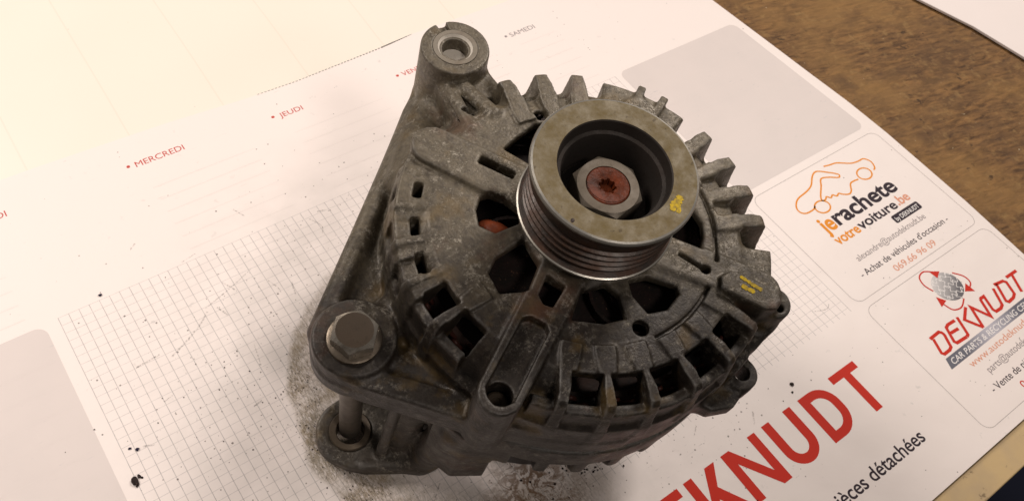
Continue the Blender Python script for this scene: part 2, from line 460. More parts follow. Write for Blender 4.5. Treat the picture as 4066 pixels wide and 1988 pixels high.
def text(s_, x0, x1, base, cap, m, bold=0.0, shear=0.0, z=INK, name="printed_text", slope=0.0, parent=None):
    """text set between x0 and x1 on a baseline, capital height cap (mm)"""
    cu = bpy.data.curves.new("t", 'FONT'); cu.body = s_; cu.size = 1.0; cu.offset = bold; cu.resolution_u = 6
    cu.shear = shear
    o = bpy.data.objects.new("t", cu); col.objects.link(o)
    dg = bpy.context.evaluated_depsgraph_get(); dg.update()
    me = bpy.data.meshes.new_from_object(o.evaluated_get(dg))
    bpy.data.objects.remove(o); bpy.data.curves.remove(cu)
    co = np.empty(len(me.vertices) * 3); me.vertices.foreach_get("co", co); co = co.reshape(-1, 3)
    mn, mx = co[:, 0].min(), co[:, 0].max()
    sy = cap / 0.729
    co[:, 0] = (co[:, 0] - mn) / (mx - mn) * (x1 - x0) + x0
    co[:, 1] = co[:, 1] * sy + base + slope * (co[:, 0] - x0)
    co[:, 2] = z
    me.vertices.foreach_set("co", (co * S).ravel()); me.materials.clear(); me.materials.append(m); me.update()
    me.name = name
    ob = bpy.data.objects.new(name, me); col.objects.link(ob); ob.parent = parent or pad
    return ob

# --- weekday names
for s_, bx, by, x0, x1, yb, cp, m in (("MARDI", -21.5, 75.8, -18.0, -0.6, 73.1, 4.4, M_redthin), ("MERCREDI", 64.2, 75.6, 68.0, 95.8, 73.1, 4.3, M_redthin),
        ("JEUDI", 149.8, 72.3, 153.6, 168.5, 69.6, 4.0, M_redthin), ("VENDREDI", 233.4, 68.0, 236.6, 263.5, 65.9, 4.0, M_redthin),
        ("SAMEDI", 317.4, 66.4, 320.6, 341.0, 64.2, 4.0, M_grey)):
    text(s_, x0, x1, yb, cp, m, 0.0)
    ink_poly("bullet", [(bx + 1.0 * math.cos(a), by + 1.0 * math.sin(a)) for a in np.linspace(0, 2 * math.pi, 16, endpoint=False)], m)
# --- dotted writing lines under them
parts = []
for i, xs in enumerate((-75, 68, 153, 237, 320)):
    for j in range(6):
        y = 55 - j * 9.6
        parts.append(stroke([(xs + 2, y), (min(xs + 62, 352), y - 0.0)], 0.13))
for p_ in parts: multi("ruled_line", [p_], M_faint)
# --- rounded grey panels
pr = ink_poly("grey_panel", [(x - 8.5 * (y + 118.6) / 120 * (x - 364.5) / 118, y) for x, y in rrect(364.5, -118.6, 482.6, 1.8, 6)], M_panel, 0.04)
pl = ink_poly("grey_panel", rrect(-135, -300, -6.6, -0.6, 6), M_panel, 0.04)
for y in np.arange(-22, -290, -13.2): multi("ruled_line", [stroke([(-130, y), (-9, y)], 0.14, False, 0.07)], M_faint)
for y in np.arange(-14, -112, -12.5): multi("ruled_line", [stroke([(368, y), (470, y)], 0.13, False, 0.07)], M_faint)
# --- framed boxes
ink_stroke("box_outline", rrect(366.9, -211.6, 484.6, -124.2, 6), 0.28, M_line, True)
ink_stroke("box_outline", rrect(367.6, -303.0, 485.2, -216.2, 6), 0.28, M_line, True)

# --- big red heading, letter by letter
B, T_, SW = -262.0, -234.4, 5.4
def bar(P):
    return ([(x, y, INK) for x, y in P], [tuple(range(len(P)))])
def arcs(cx, cy, rx, ry, a0, a1, n=14):
    return [(cx + rx * math.cos(math.radians(a)), cy + ry * math.sin(math.radians(a))) for a in np.linspace(a0, a1, n)]
def letter(parts): multi("red_letter", parts, M_red)
mid = (B + T_) / 2
def band(Po, Pi, closed=True):
    n = len(Po); V = [(x, y, INK) for x, y in Po + Pi]
    return V, [(i, (i + 1) % n, n + (i + 1) % n, n + i) for i in range(n if closed else n - 1)]
def L_D(x0, x1):
    ro, ri, sw = 12.0, 7.0, SW * .88
    def outl(xa, xb, yt_, yb_, r):
        r2 = min(r, (xb - xa) - 0.5)
        return [(xa, yb_), (xa, yt_), (xb - r2, yt_)] + [(xb - r2 + r2 * math.cos(t_), yt_ - r + r * math.sin(t_)) for t_ in np.linspace(math.pi / 2, 0, 9)][1:] + \
               [(xb - r2 + r2 * math.cos(t_), yb_ + r + r * math.sin(t_)) for t_ in np.linspace(0, -math.pi / 2, 9)]
    letter([band(outl(x0, x1, T_, B, ro), outl(x0 + SW, x1 - SW * .96, T_ - sw, B + sw, ri))])
L_D(164.0, 184.4)
letter([stroke([(190.5 + SW / 2, B), (190.5 + SW / 2, T_)], SW)] + [stroke([(190.6 + SW * .8, y), (205.3, y)], SW * .86, False, INK + .012) for y in (T_ - SW * .43, mid + .4, B + SW * .43)])
letter([stroke([(212.0, B), (212.0, T_)], SW), bar([(214.6, -250.0), (223.6, T_), (230.0, T_), (214.6, -257.6)]),
        ([(218.4, -247.6, INK + .012), (222.2, -243.4, INK + .012), (233.2, B, INK + .012), (226.4, B, INK + .012)], [(0, 3, 2, 1)])])
letter([stroke([(234.6 + 2.6, B), (234.6 + 2.6, T_)], 5.1), stroke([(258.6 - 2.6, B), (258.6 - 2.6, T_)], 5.1),
        ([(234.7, T_, INK + .012), (240.4, T_, INK + .012), (258.5, B, INK + .012), (252.9, B, INK + .012)], [(0, 3, 2, 1)])])
Uo = [(263.8, T_)] + [(274.4 + 10.6 * math.cos(t_), -251.4 + 10.6 * math.sin(t_)) for t_ in np.linspace(math.pi, 2 * math.pi, 19)] + [(285.0, T_)]
Ui = [(269.2, T_)] + [(274.4 + 5.2 * math.cos(t_), -251.4 + 5.4 * math.sin(t_)) for t_ in np.linspace(math.pi, 2 * math.pi, 19)] + [(279.6, T_)]
letter([band(Uo, Ui, False)])
L_D(291.2, 311.7)
letter([stroke([(315.4, T_ - 2.2), (335.6, T_ - 2.2)], 4.4), stroke([(326.4, T_ - 4), (326.4, B)], SW * .96, False, INK + .012)])
text("pièces détachées", 263.2, 334.6, -287.0, 7.6, M_black, 0.012)

# --- first framed box
carP = [(429.1, -128.8), (434, -130.0), (439.5, -131.2), (447.5, -136.0), (453.5, -137.4), (458.6, -137.8), (461.2, -142.0), (459.6, -146.6), (457.2, -147.8)]
ink_stroke("car_outline", catmull(carP), 1.05, M_orange)
carB = [(399.4, -148.6), (396.0, -150.0), (389.6, -149.6), (387.0, -146.4), (388.6, -142.4), (394, -139.0), (402.5, -137.8), (409.5, -135.8), (416.5, -130.6), (421.7, -129.4), (427.5, -133.4), (432.6, -138.0), (432.4, -139.9), (430.4, -140.0), (425.5, -137.0), (419.8, -135.2), (415, -139.5), (408.8, -144.8), (406.8, -147.8), (409.4, -148.4), (411.6, -147.2), (413.6, -149.2), (416.2, -148.2), (418.2, -150.2), (420.8, -149.4), (423.0, -151.4), (426.6, -153.2), (430.0, -152.0), (434.6, -147.6), (441.6, -147.9)]
ink_stroke("car_outline", catmull(carB), 1.05, M_orange)
for cx, cy in ((403.2, -151.4), (449.0, -146.8)):
    ink_stroke("car_wheel_outline", [(cx + 5.6 * math.cos(a), cy + 4.4 * math.sin(a)) for a in np.linspace(0, 2 * math.pi, 32, endpoint=False)], 1.05, M_orange, True)
text("je", 389.6, 400.6, -167.3, 11.6, M_orange, 0.028)
text("rachete", 401.6, 459.4, -167.0, 11.6, M_black, 0.028)
text("votre", 389.8, 411.0, -177.2, 6.9, M_orange, 0.024)
text("voiture", 411.6, 447.4, -176.8, 6.9, M_black, 0.024)
text(".be", 448.6, 460.4, -176.4, 6.9, M_palered, 0.022)
ink_poly("dark_tag", rrect(435.8, -185.2, 461.4, -179.4, 1.3), M_black)
text("by DEKNUDT", 437.6, 459.8, -184.0, 3.1, M_white, 0.012, z=INK + .04)
text("alexandre@autodeknudt.be", 391.4, 456.6, -191.8, 4.3, M_grey, 0.0)
text("- Achat de véhicules d'occasion -", 384.6, 468.2, -201.0, 4.3, M_black, 0.004)
text("069.66 96 09", 406.4, 445.6, -208.9, 4.4, M_palered, 0.004)

# --- second framed box: globe of puzzle pieces, name, strip, lines of text
def globe_mat():
    t = NT("globe_print"); v = t.mapv(t.coord(), loc=(-0.4253, 0.2322, 0)); x, y, z = t.xyz(v)
    c = t.mix(t.ramp(t.math('SUBTRACT', y, t.math('MULTIPLY', x, 0.8)), -0.009, 0.012), (0.06, 0.055, 0.065), (0.55, 0.52, 0.51))
    def wav(a, b, ph):
        s_ = t.math('MULTIPLY', t.math('SINE', t.math('MULTIPLY', t.math('ADD', b, ph), 1500.0)), 0.0011)
        f_ = t.math('PINGPONG', t.math('ADD', a, s_), 0.0030)
        return t.math('LESS_THAN', f_, 0.00026)
    ln = t.math('MAXIMUM', wav(x, y, 0.0), wav(y, x, 0.001))
    c = t.mix(ln, c, (0.72, 0.68, 0.66))
    return t.out(c, 0.5)
gc = (425.3, -232.2)
ink_poly("puzzle_globe", [(gc[0] + 10.2 * math.cos(a), gc[1] + 9.6 * math.sin(a)) for a in np.linspace(0, 2 * math.pi, 40, endpoint=False)], globe_mat())
for P, hd in (([(414.6, -229.8), (413.0, -224.0), (415.0, -219.0), (420.5, -217.6), (426.0, -221.0)], [(423.6, -219.0), (424.6, -225.2), (429.8, -222.6)]),
              ([(436.0, -227.5), (440.4, -233.0), (440.2, -238.0), (435.4, -240.6)], [(437.6, -243.4), (431.8, -240.2), (437.0, -236.6)]),
              ([(427.0, -243.0), (420.5, -246.0), (414.6, -244.4), (412.6, -239.0)], [(410.0, -239.6), (412.6, -233.2), (416.2, -238.2)])):
    ink_stroke("orbit_arrow", catmull(P), 0.9, M_red, z=INK + .04)
    ink_poly("orbit_arrow_head", hd[::-1], M_red, INK + .05)
def sl(x, y): return (x + (y + 260.2) * 0.42, y)
def It(P, wd=2.0): return stroke([sl(*p) for p in P], wd)
b0, t0 = -259.6, -249.0
LOGO = [[(386.0, -249.5), (394.5, -249.3), (395.7, -250.7), (395.8, -252.3), (392.7, -259.3), (390.4, -260.2), (385.4, -260.2), (384.5, -258.8), (387.7, -250.5)],
        [(409.3, -249.5), (403.1, -249.1), (400.7, -249.9), (397.2, -258.1), (397.9, -259.6), (406.4, -260.2)],
        [(400.1, -253.6), (406.7, -254.1)],
        [(412.3, -248.8), (408.4, -259.6), (406.6, -260.3)],
        [(422.8, -247.3), (414.9, -252.4), (420.6, -261.7)],
        [(420.6, -261.7), (425.5, -248.9), (431.1, -259.6), (435.5, -248.5)],
        [(435.5, -248.5), (439.2, -248.6), (436.2, -257.2), (436.8, -259.1), (441.4, -259.4), (444.2, -258.3), (449.2, -248.2)],
        [(451.9, -246.9), (459.4, -248.2), (460.6, -249.9), (457.8, -257.6), (454.8, -259.0), (449.7, -259.3), (448.7, -257.9), (453.8, -247.3)],
        [(463.5, -247.7), (473.7, -248.0)],
        [(468.7, -248.0), (463.2, -259.2)]]
nm = [stroke(P, 1.9, False, INK + 0.01 * i) for i, P in enumerate(LOGO)]
multi("red_name_letters", nm, M_red)
def strip_mat():
    t = NT("gradient_strip_print"); x, y, z = t.xyz(t.coord())
    f_ = t.math('ABSOLUTE', t.math('SUBTRACT', x, 0.4235))
    return t.out(t.mix(t.ramp(f_, 0.002, 0.026), (0.42, 0.40, 0.45), (0.075, 0.075, 0.105)), 0.5)
ink_poly("dark_strip", [(381.0, -268.7), (470.0, -268.7), (472.4, -262.5), (383.4, -262.5)], strip_mat())
text("CAR PARTS & RECYCLING CENTER", 385.0, 469.2, -267.5, 3.7, M_white, 0.006, shear=0.2, z=INK + .04)
text("www.autodeknudt.be", 392.8, 457.5, -274.6, 4.3, M_palered, 0.0)
text("parts@autodeknudt.be", 398.9, 452.5, -282.2, 4.3, M_grey, 0.0)
text("- Vente de pièces détachées -", 390.6, 464.0, -291.0, 4.3, M_black, 0.004)
text("069.", 408.0, 421.0, -298.8, 4.4, M_red, 0.004)

# scuffs and pencil-like marks rubbed into the paper
def scuff_mat():
    t = NT("rubbed_graphite"); v = t.coord()
    m_ = t.out((0.16, 0.15, 0.135), 0.8, 0, None, 0.1)
    t.set(t.b.inputs["Alpha"], t.ramp(t.noise(v, 900, 3, 0.7), 0.42, 0.64, 0.0, 0.5))
    return m_
rs_ = random.Random(21); sc_parts = []
for P in ([(63, 1), (71, 3)], [(100, 20), (103.5, 13)], [(133, -6), (136, -13), (134, -18)], [(139, -4), (143, -5)], [(96, -31), (98, -38), (97.5, -41)], [(75, -20), (79, -29)], [(67, -33), (70, -40)],
          [(21, -45), (33, -44)], [(37, -48), (53, -40), (62, -33)], [(62, -31), (76, -26), (92, -20)], [(105, -38), (104, -46)], [(58, -92), (63, -91)], [(71, -74), (73, -62)],
          [(25, -68), (29, -67)], [(44, 22), (48, 24)], [(8, -84), (13, -86)], [(262, -232), (266, -226)], [(231, -219), (236, -216)], [(340, -201), (348, -204), (352, -202)], [(120, -196), (127, -190)], [(104, -178), (112, -171)]):
    P = [(x + rs_.uniform(-.4, .4), y + rs_.uniform(-.4, .4)) for x, y in P]
    sc_parts.append(stroke(catmull(P, 6), rs_.uniform(0.35, 0.9), False, 0.09))
tag(multi("scuff_mark", sc_parts, scuff_mat()), kind="stuff")

# ------------------------------------------------------------------ workbench, loose sheet, floor
def wood_mat():
    t = NT("worn_brown_wood"); v = t.mapv(t.coord(), rot=(0, 0, 0.21))
    g1 = t.noise(t.mapv(v, scale=(75, 300, 30)), 1, 5, 0.68, 0.6)
    g2 = t.noise(t.mapv(v, scale=(14, 90, 14), loc=(3, 1, 0)), 1, 3, 0.6, 0.4)
    g3 = t.noise(v, 160, 4, 0.6)
    c = t.mix(t.ramp(g1, 0.34, 0.66), (0.060, 0.030, 0.013), (0.27, 0.142, 0.052))
    c = t.mix(t.ramp(g2, 0.35, 0.70, 0, 0.55), c, (0.12, 0.068, 0.034))
    c = t.mix(t.ramp(t.noise(v, 16, 4, 0.6), 0.46, 0.66, 0, 0.65), c, (0.27, 0.150, 0.052))
    c = t.mix(t.ramp(t.noise(t.mapv(v, loc=(9, 1, 0)), 22, 4, 0.6), 0.54, 0.68, 0, 0.7), c, (0.085, 0.046, 0.024))
    c = t.mix(t.ramp(g3, 0.56, 0.72, 0, 0.5), c, (0.31, 0.19, 0.075))
    pit = t.math('MULTIPLY', t.ramp(t.noise(v, 95, 3, 0.6), 0.67, 0.71), 0.8)
    c = t.mix(pit, c, (0.05, 0.028, 0.014))
    pit2 = t.math('MULTIPLY', t.ramp(t.noise(t.mapv(v, loc=(4, 4, 4)), 300, 2, 0.6), 0.75, 0.78), 0.8)
    c = t.mix(pit2, c, (0.45, 0.36, 0.24))
    return t.out(c, 0.62, 0, t.bump(t.math('ADD', g1, g3), 0.5, 0.0008), 0.12)
def edge_mat():
    t = NT("yellowed_edge_strip"); v = t.coord()
    c = t.mix(t.ramp(t.noise(v, 55, 4), 0.35, 0.68), (0.52, 0.37, 0.18), (0.44, 0.32, 0.18))
    c = t.mix(t.math('MULTIPLY', t.ramp(t.noise(v, 190, 4, 0.7), 0.64, 0.72), 0.75), c, (0.12, 0.075, 0.03))
    return t.out(c, 0.5, 0, t.bump(t.noise(v, 300, 3), 0.2, 0.0004), 0.4)
bench = empty("workbench", (400, 0, -2.4))
tag(bench, "scuffed brown wooden worktop with a yellowed edge strip, under the desk pad", "workbench")
bz = -2.4
def slab(name, x0, y0, x1, y1, z0, z1, m, parent, off=(0, 0, 0), bv=0.0):
    o = prism(name, [(x0, y0), (x1, y0), (x1, y1), (x0, y1)], z0, z1, m, parent, off)
    if bv: bevel(o, bv, 3)
    return o
bo = (-400, 0, 2.4)
slab("tabletop", -400, -304.0, 1100, 700, bz - 28, bz, wood_mat(), bench, bo)
slab("edge_strip", -400, -325.8, 1100, -304.3, bz - 28, bz + 0.05, edge_mat(), bench, bo, 0.8)
t_ = NT("loose_sheet_paper")
M_sheet2 = t_.out(t_.mix(t_.ramp(t_.noise(t_.coord(), 20, 3), 0.4, 0.7, 0, 0.2), (0.78, 0.70, 0.67), (0.70, 0.64, 0.62)), 0.5)
def loose():
    # a small stack of sheets; the cut edge runs along the measured line
    P = [(618.0, 20.0), (626.0, -22.0), (631.6, -47.6), (645.8, -90.5), (653.2, -134.0), (662.0, -190.0), (800, -170), (800, 120), (612.0, 90.0)]
    o = prism("paper_stack", P, bz + 0.9, bz + 3.0, M_sheet2, None)
    bevel(o, 0.5, 2)
    return o
lp = loose()
tag(lp, "small stack of plain white paper on the brown worktop at the upper right corner", "paper")
fl = prism("floor", [(-3000, -3000), (3500, -3000), (3500, 3500), (-3000, 3500)], -790, -780, plain("dark_navy_floor", (0.010, 0.012, 0.025), 0.6), None)
tag(fl, kind="structure")

# ------------------------------------------------------------------ crumbs on the paper
M_crumb = rusty("dirt_crumb", (0.035, 0.022, 0.018), (0.015, 0.010, 0.010), 0.7)
M_crumbblue = plain("blue_black_crumb", (0.018, 0.014, 0.035), 0.6)
def crumb_geo(c, r, rg, flat=0.5):
    import bmesh
    bm = bmesh.new(); bmesh.ops.create_icosphere(bm, subdivisions=1, radius=1.0)
    V = []; a = rg.random() * 6.28
    for v_ in bm.verts:
        k = 0.6 + 0.55 * rg.random()
        x_, y_, z_ = v_.co * k
        x_ *= 1.0 + 0.5 * flat
        V.append((c[0] + r * (x_ * math.cos(a) - y_ * math.sin(a)), c[1] + r * (x_ * math.sin(a) + y_ * math.cos(a)), 0.05 + r * 0.45 * (z_ + 0.7)))
    F = [tuple(v_.index for v_ in f_.verts) for f_ in bm.faces]; bm.free()
    return V, F
for (x, y), r, m, lb in (((-0.6, -97.6), 2.5, M_crumb, "largest black crumb of dirt, on the left edge line of the printed grid"),
                         ((5.9, -84.0), 0.95, M_crumbblue, "larger of two small blue-black crumbs just above the biggest crumb"),
                         ((3.2, -81.9), 0.7, M_crumbblue, "smaller of two small blue-black crumbs just above the biggest crumb"),
                         ((21.6, 2.5), 1.05, M_crumbblue, "single dark crumb just above the top line of the printed grid"),
                         ((295.8, -226.0), 1.3, M_crumb, "black crumb on white paper above the big red letters"),
                         ((292.6, -229.6), 0.7, M_crumb, "tiny dark crumb just below the black crumb above the red letters")):
    V, F = crumb_geo((x, y), r, rnd)
    if r > 2:   # flaky tail
        for dx, dy, rr in ((2.4, 1.2, 1.0), (3.2, 0.2, 0.7), (0.2, -2.4, 0.8)):
            v2, f2 = crumb_geo((x + dx, y + dy), rr, rnd); k = len(V); V += v2; F += [tuple(a + k for a in q) for q in f2]
    tag(mesh("dirt_crumb", V, F, m, None, False), lb, "crumb", "crumbs of dirt fallen on the desk pad")
V = []; F = []
def many(n, fn, rlo, rhi):
    for _ in range(n):
        c_ = fn()
        r = rlo + (rhi - rlo) * rnd.random() ** 3
        v2, f2 = crumb_geo(c_, r, rnd); k = len(V); V.extend(v2); F.extend(tuple(a + k for a in q) for q in f2)
many(170, lambda: (rnd.gauss(58, 26), rnd.gauss(-75, 26)), 0.10, 0.42)
many(230, lambda: (rnd.gauss(176, 13), rnd.gauss(-198, 6)), 0.12, 0.75)
def onring():
    a_ = math.radians(rnd.uniform(150, 262)); r_ = rnd.gauss(90, 5)
    return (164.7 + r_ * math.cos(a_), -130.3 + r_ * math.sin(a_))
many(420, onring, 0.10, 0.42)
many(60, lambda: (rnd.gauss(290, 60), rnd.gauss(-215, 30)), 0.10, 0.4)
many(60, lambda: (rnd.uniform(330, 480), rnd.uniform(-300, -200)), 0.08, 0.3)
many(50, lambda: (rnd.uniform(-60, 480), rnd.uniform(-300, 90)), 0.08, 0.35)
tag(mesh("dirt_specks", V, F, M_crumb, None, False), "fine dark specks of dirt scattered over the paper", "dirt", None, "stuff")
#@ALT
# ================================================================== ALTERNATOR
# axis frame: origin on the shaft axis, +z out of the pulley; h = 0 is the pulley face
AM = np.array([[0.9998323543113391, 0.0, -0.018310195854898903],
               [-0.002186411579887153, 0.9928450876525147, -0.11938949505159277],
               [0.01817918800849181, 0.11940951354172312, 0.9926786414540617]])
AO = np.array([179.60893444, -158.80806848, 171.05215929])
H0 = AO[2] / AM[2][2]                       # distance from the paper to the pulley face along the axis
base = AO - AM[:, 2] * H0
am = Matrix.Identity(4)
for i in range(3):
    for j in range(3): am[i][j] = AM[i][j]
    am[i][3] = base[i] * S
alt = empty("alternator", (0, 0, 0), am)
tag(alt, "greasy used car alternator standing on the paper with its ribbed pulley facing up", "alternator")
UP = (0, 0, H0)

# ---------- signed distance helpers; every primitive is a function f(x, y, h) on broadcastable arrays
f32 = np.float32
def sd_poly2(px, py, P):
    P = np.asarray(P, float); n = len(P)
    d = np.full(np.broadcast(px, py).shape, 1e9, f32); s_ = np.ones_like(d)
    for i in range(n):
        a = P[i]; b = P[i - 1]
        ex, ey = b - a
        wx = (px - a[0]).astype(f32); wy = (py - a[1]).astype(f32)
        t_ = np.clip((wx * ex + wy * ey) / (ex * ex + ey * ey + 1e-12), 0, 1)
        bx = wx - ex * t_; by = wy - ey * t_
        d = np.minimum(d, bx * bx + by * by)
        c1 = wy >= 0; c2 = (py - b[1]) < 0; c3 = (ex * wy) > (ey * wx)
        al = (c1 & c2 & c3) | (~c1 & ~c2 & ~c3)
        s_ = np.where(al, -s_, s_)
    return (np.sqrt(d) * s_).astype(f32)
def extr(d2, h, h0, h1, r=0.0):
    dz = np.abs(h - (h0 + h1) / 2) - (h1 - h0) / 2 + r
    d2 = d2 + r
    return np.minimum(np.maximum(d2, dz), 0) + np.sqrt(np.maximum(d2, 0) ** 2 + np.maximum(dz, 0) ** 2) - r
def P_poly(P, h0, h1, r=0.8):
    P = np.asarray(P, float)
    return (lambda x, y, h: extr(sd_poly2(x, y, P), h, h0, h1, r)), (P[:, 0].min(), P[:, 0].max(), P[:, 1].min(), P[:, 1].max(), h0, h1)
def P_cyl(cx, cy, R_, h0, h1, r=0.8, R2=None):
    R2 = R_ if R2 is None else R2            # R_ at h1 (top), R2 at h0
    def f(x, y, h):
        k = np.clip((h - h0) / (h1 - h0), 0, 1)
        return extr(np.sqrt((x - cx) ** 2 + (y - cy) ** 2) - (R2 + (R_ - R2) * k), h, h0, h1, r)
    m_ = max(R_, R2); return f, (cx - m_, cx + m_, cy - m_, cy + m_, h0, h1)
def P_revolve(prof, r=0.0):
    prof = np.asarray(prof, float); m_ = prof[:, 0].max()
    def f(x, y, h):
        rr = np.sqrt(x * x + y * y).astype(f32)
        return sd_poly2(rr, h + 0 * rr if np.ndim(h) else h, prof) - r
    return f, (-m_, m_, -m_, m_, prof[:, 1].min(), prof[:, 1].max())
def P_caps(a, b, ra, rb):
    a = np.array(a, float); b = np.array(b, float); ab = b - a; L2 = float(ab @ ab)
    def f(x, y, h):
        t_ = np.clip(((x - a[0]) * ab[0] + (y - a[1]) * ab[1] + (h - a[2]) * ab[2]) / L2, 0, 1)
        return np.sqrt((x - a[0] - ab[0] * t_) ** 2 + (y - a[1] - ab[1] * t_) ** 2 + (h - a[2] - ab[2] * t_) ** 2) - (ra + (rb - ra) * t_)
    R_ = max(ra, rb); lo = np.minimum(a, b) - R_; hi = np.maximum(a, b) + R_
    return f, (lo[0], hi[0], lo[1], hi[1], lo[2], hi[2])
def P_radial(ang, prof, wfun, r=0.5, off=0.0):
    """plate standing along the radius at ang; prof in (u, h); half width wfun(u, h)"""
    a = math.radians(ang); ca, sa = math.cos(a), math.sin(a); prof = np.asarray(prof, float)
    def f(x, y, h):
        u = x * ca + y * sa; v_ = -x * sa + y * ca - off
        dp = sd_poly2(u + 0 * h, h + 0 * u, prof) + r
        dv = np.abs(v_) - wfun(u, h) + r
        return np.minimum(np.maximum(dp, dv), 0) + np.sqrt(np.maximum(dp, 0) ** 2 + np.maximum(dv, 0) ** 2) - r
    u0, u1 = prof[:, 0].min(), prof[:, 0].max(); xs_ = [u * ca - s_ * 12 * sa for u in (u0, u1) for s_ in (-1, 1)]; ys_ = [u * sa + s_ * 12 * ca for u in (u0, u1) for s_ in (-1, 1)]
    return f, (min(xs_), max(xs_), min(ys_), max(ys_), prof[:, 1].min(), prof[:, 1].max())

class Field:
    def __init__(s, x0, x1, y0, y1, h0, h1, vox):
        s.o = np.array([x0, y0, h0], float); s.v = vox
        s.n = [int((b - a) / vox) + 1 for a, b in ((x0, x1), (y0, y1), (h0, h1))]
        s.F = np.full(s.n, 20.0, f32); s.parts = []
    def sub(s, bb, mg):
        sl_ = []; ax = []
        for k in range(3):
            a = max(0, int((bb[2 * k] - mg - s.o[k]) / s.v)); b = min(s.n[k], int((bb[2 * k + 1] + mg - s.o[k]) / s.v) + 2)
            if b <= a: return None, None
            sl_.append(slice(a, b)); ax.append((s.o[k] + s.v * np.arange(a, b)).astype(f32))
        return tuple(sl_), (ax[0][:, None, None], ax[1][None, :, None], ax[2][None, None, :])
    def add(s, p, k=1.5, name=None):
        f, bb = p; q, a = s.sub(bb, k + 2.5)
        if q is None: return
        d = np.minimum(f(*a), 19.0); A = s.F[q]
        hh = np.maximum(k - np.abs(A - d), 0) / k
        s.F[q] = np.minimum(A, d) - hh * hh * k * 0.25
        s.parts.append((name, f))
    def cut(s, p, k=0.8):
        f, bb = p; q, a = s.sub(bb, k + 2.5)
        if q is None: return
        d = -f(*a); A = s.F[q]
        hh = np.maximum(k - np.abs(A - d), 0) / k
        s.F[q] = np.maximum(A, d) + hh * hh * k * 0.25
    def surface(s):
        F_ = s.F.copy()
        F_[0] = F_[-1] = 5; F_[:, 0] = F_[:, -1] = 5; F_[:, :, 0] = F_[:, :, -1] = 5
        ins = F_ < 0; nx, ny, nz = F_.shape
        cnt = np.zeros((nx - 1, ny - 1, nz - 1), np.uint8)
        for dx in (0, 1):
            for dy in (0, 1):
                for dz in (0, 1): cnt += ins[dx:nx - 1 + dx, dy:ny - 1 + dy, dz:nz - 1 + dz]
        act = (cnt > 0) & (cnt < 8)
        idx = np.full(act.shape, -1, np.int64); ii = np.argwhere(act); idx[act] = np.arange(len(ii))
        acc = np.zeros((len(ii), 3)); num = np.zeros(len(ii))
        cor = [(a, b, c) for a in (0, 1) for b in (0, 1) for c in (0, 1)]
        val = {c: F_[ii[:, 0] + c[0], ii[:, 1] + c[1], ii[:, 2] + c[2]] for c in cor}
        for a in cor:
            for k in range(3):
                if a[k]: continue
                b = list(a); b[k] = 1; b = tuple(b)
                va, vb = val[a], val[b]; m_ = (va < 0) != (vb < 0)
                t_ = np.where(m_, va / np.where(m_, va - vb, 1), 0)
                p = np.tile(np.array(a, float), (len(ii), 1)); p[:, k] += t_
                acc += p * m_[:, None]; num += m_
        V = ii + acc / num[:, None]
        Q = []
        for k in range(3):
            sa_ = [slice(None)] * 3; sb_ = [slice(None)] * 3; sa_[k] = slice(0, -1); sb_[k] = slice(1, None)
            A = ins[tuple(sa_)]; B_ = ins[tuple(sb_)]; e = np.argwhere(A != B_)
            fl_ = A[e[:, 0], e[:, 1], e[:, 2]]
            u, v_ = [(1, 2), (2, 0), (0, 1)][k]
            def g(du, dv):
                c = e.copy(); c[:, u] -= du; c[:, v_] -= dv; return idx[c[:, 0], c[:, 1], c[:, 2]]
            q = np.stack([g(1, 1), g(0, 1), g(0, 0), g(1, 0)], 1)
            q[~fl_] = q[~fl_][:, ::-1]; Q.append(q)
        Q = np.concatenate(Q)
        V = V * s.v + s.o
        # vertex normals from faces
        n = np.cross(V[Q[:, 2]] - V[Q[:, 0]], V[Q[:, 3]] - V[Q[:, 1]])
        N = np.zeros_like(V)
        for k in range(4): np.add.at(N, Q[:, k], n)
        N /= np.maximum(1e-9, np.linalg.norm(N, axis=1))[:, None]
        return V, Q, N

def emit(V, Q, N, sel, name, m, parent):
    q = Q[sel]; u, inv = np.unique(q, return_inverse=True)
    return mesh(name, V[u], inv.reshape(-1, 4), m, parent, True, UP, N[u])

# ---------------------------------------------------------------- drive end bracket
BF = Field(-112, 84, -90, 115, -102, -28, 0.62)
TOP = -36.0
shell = [(0, TOP + 2.5), (20, TOP + 2.5), (26, TOP), (60, TOP - 1.0), (64.5, TOP - 4.5), (71.5, -51), (75.4, -54), (75.4, -76.5), (71.8, -76.5), (71.8, -57), (68.4, -54), (61, -43.5), (57, -41.0), (0, -41.0)]
BF.add(P_revolve(shell), 1.0, "main")
# flange joining boss, lug and rim
lug = (-93.0, 11.0); boss = (1.7, 96.0)
def circ(c, r, a0, a1, n=14): return [(c[0] + r * math.cos(math.radians(a)), c[1] + r * math.sin(math.radians(a))) for a in np.linspace(a0, a1, n)]
flange = circ(boss, 14.5, 30, 141, 10) + circ(lug, 15.5, 141, 223, 10) + circ((0, 0), 75.2, 223, 250, 5) + [(0, 0)] + circ((0, 0), 75, 52, 66, 4) + [(28, 73), (22, 79)]
BF.add(P_poly(flange, -76.0, -68.0, 1.0), 3.0, "main")
# raised lip along its outer edge (the long bar from boss to lug, and from the lug round to the rim)
lipL = [(-10.0, 103.5), (-14, 99), (-97.5, 17), (-103.5, 24.5)]
BF.add(P_caps((-8.0, 101, -70), (-101.5, 21.5, -66), 4.0, 4.4), 3.0, "main")
BF.add(P_poly([(-104.2, 1.0), (-99.0, 4.5), (-66, -31.0), (-48, -54), (-54.6, -52.2), (-74.0, -36.2), (-100, -6)], -76.0, -60.5, 1.4), 3.0, "main")
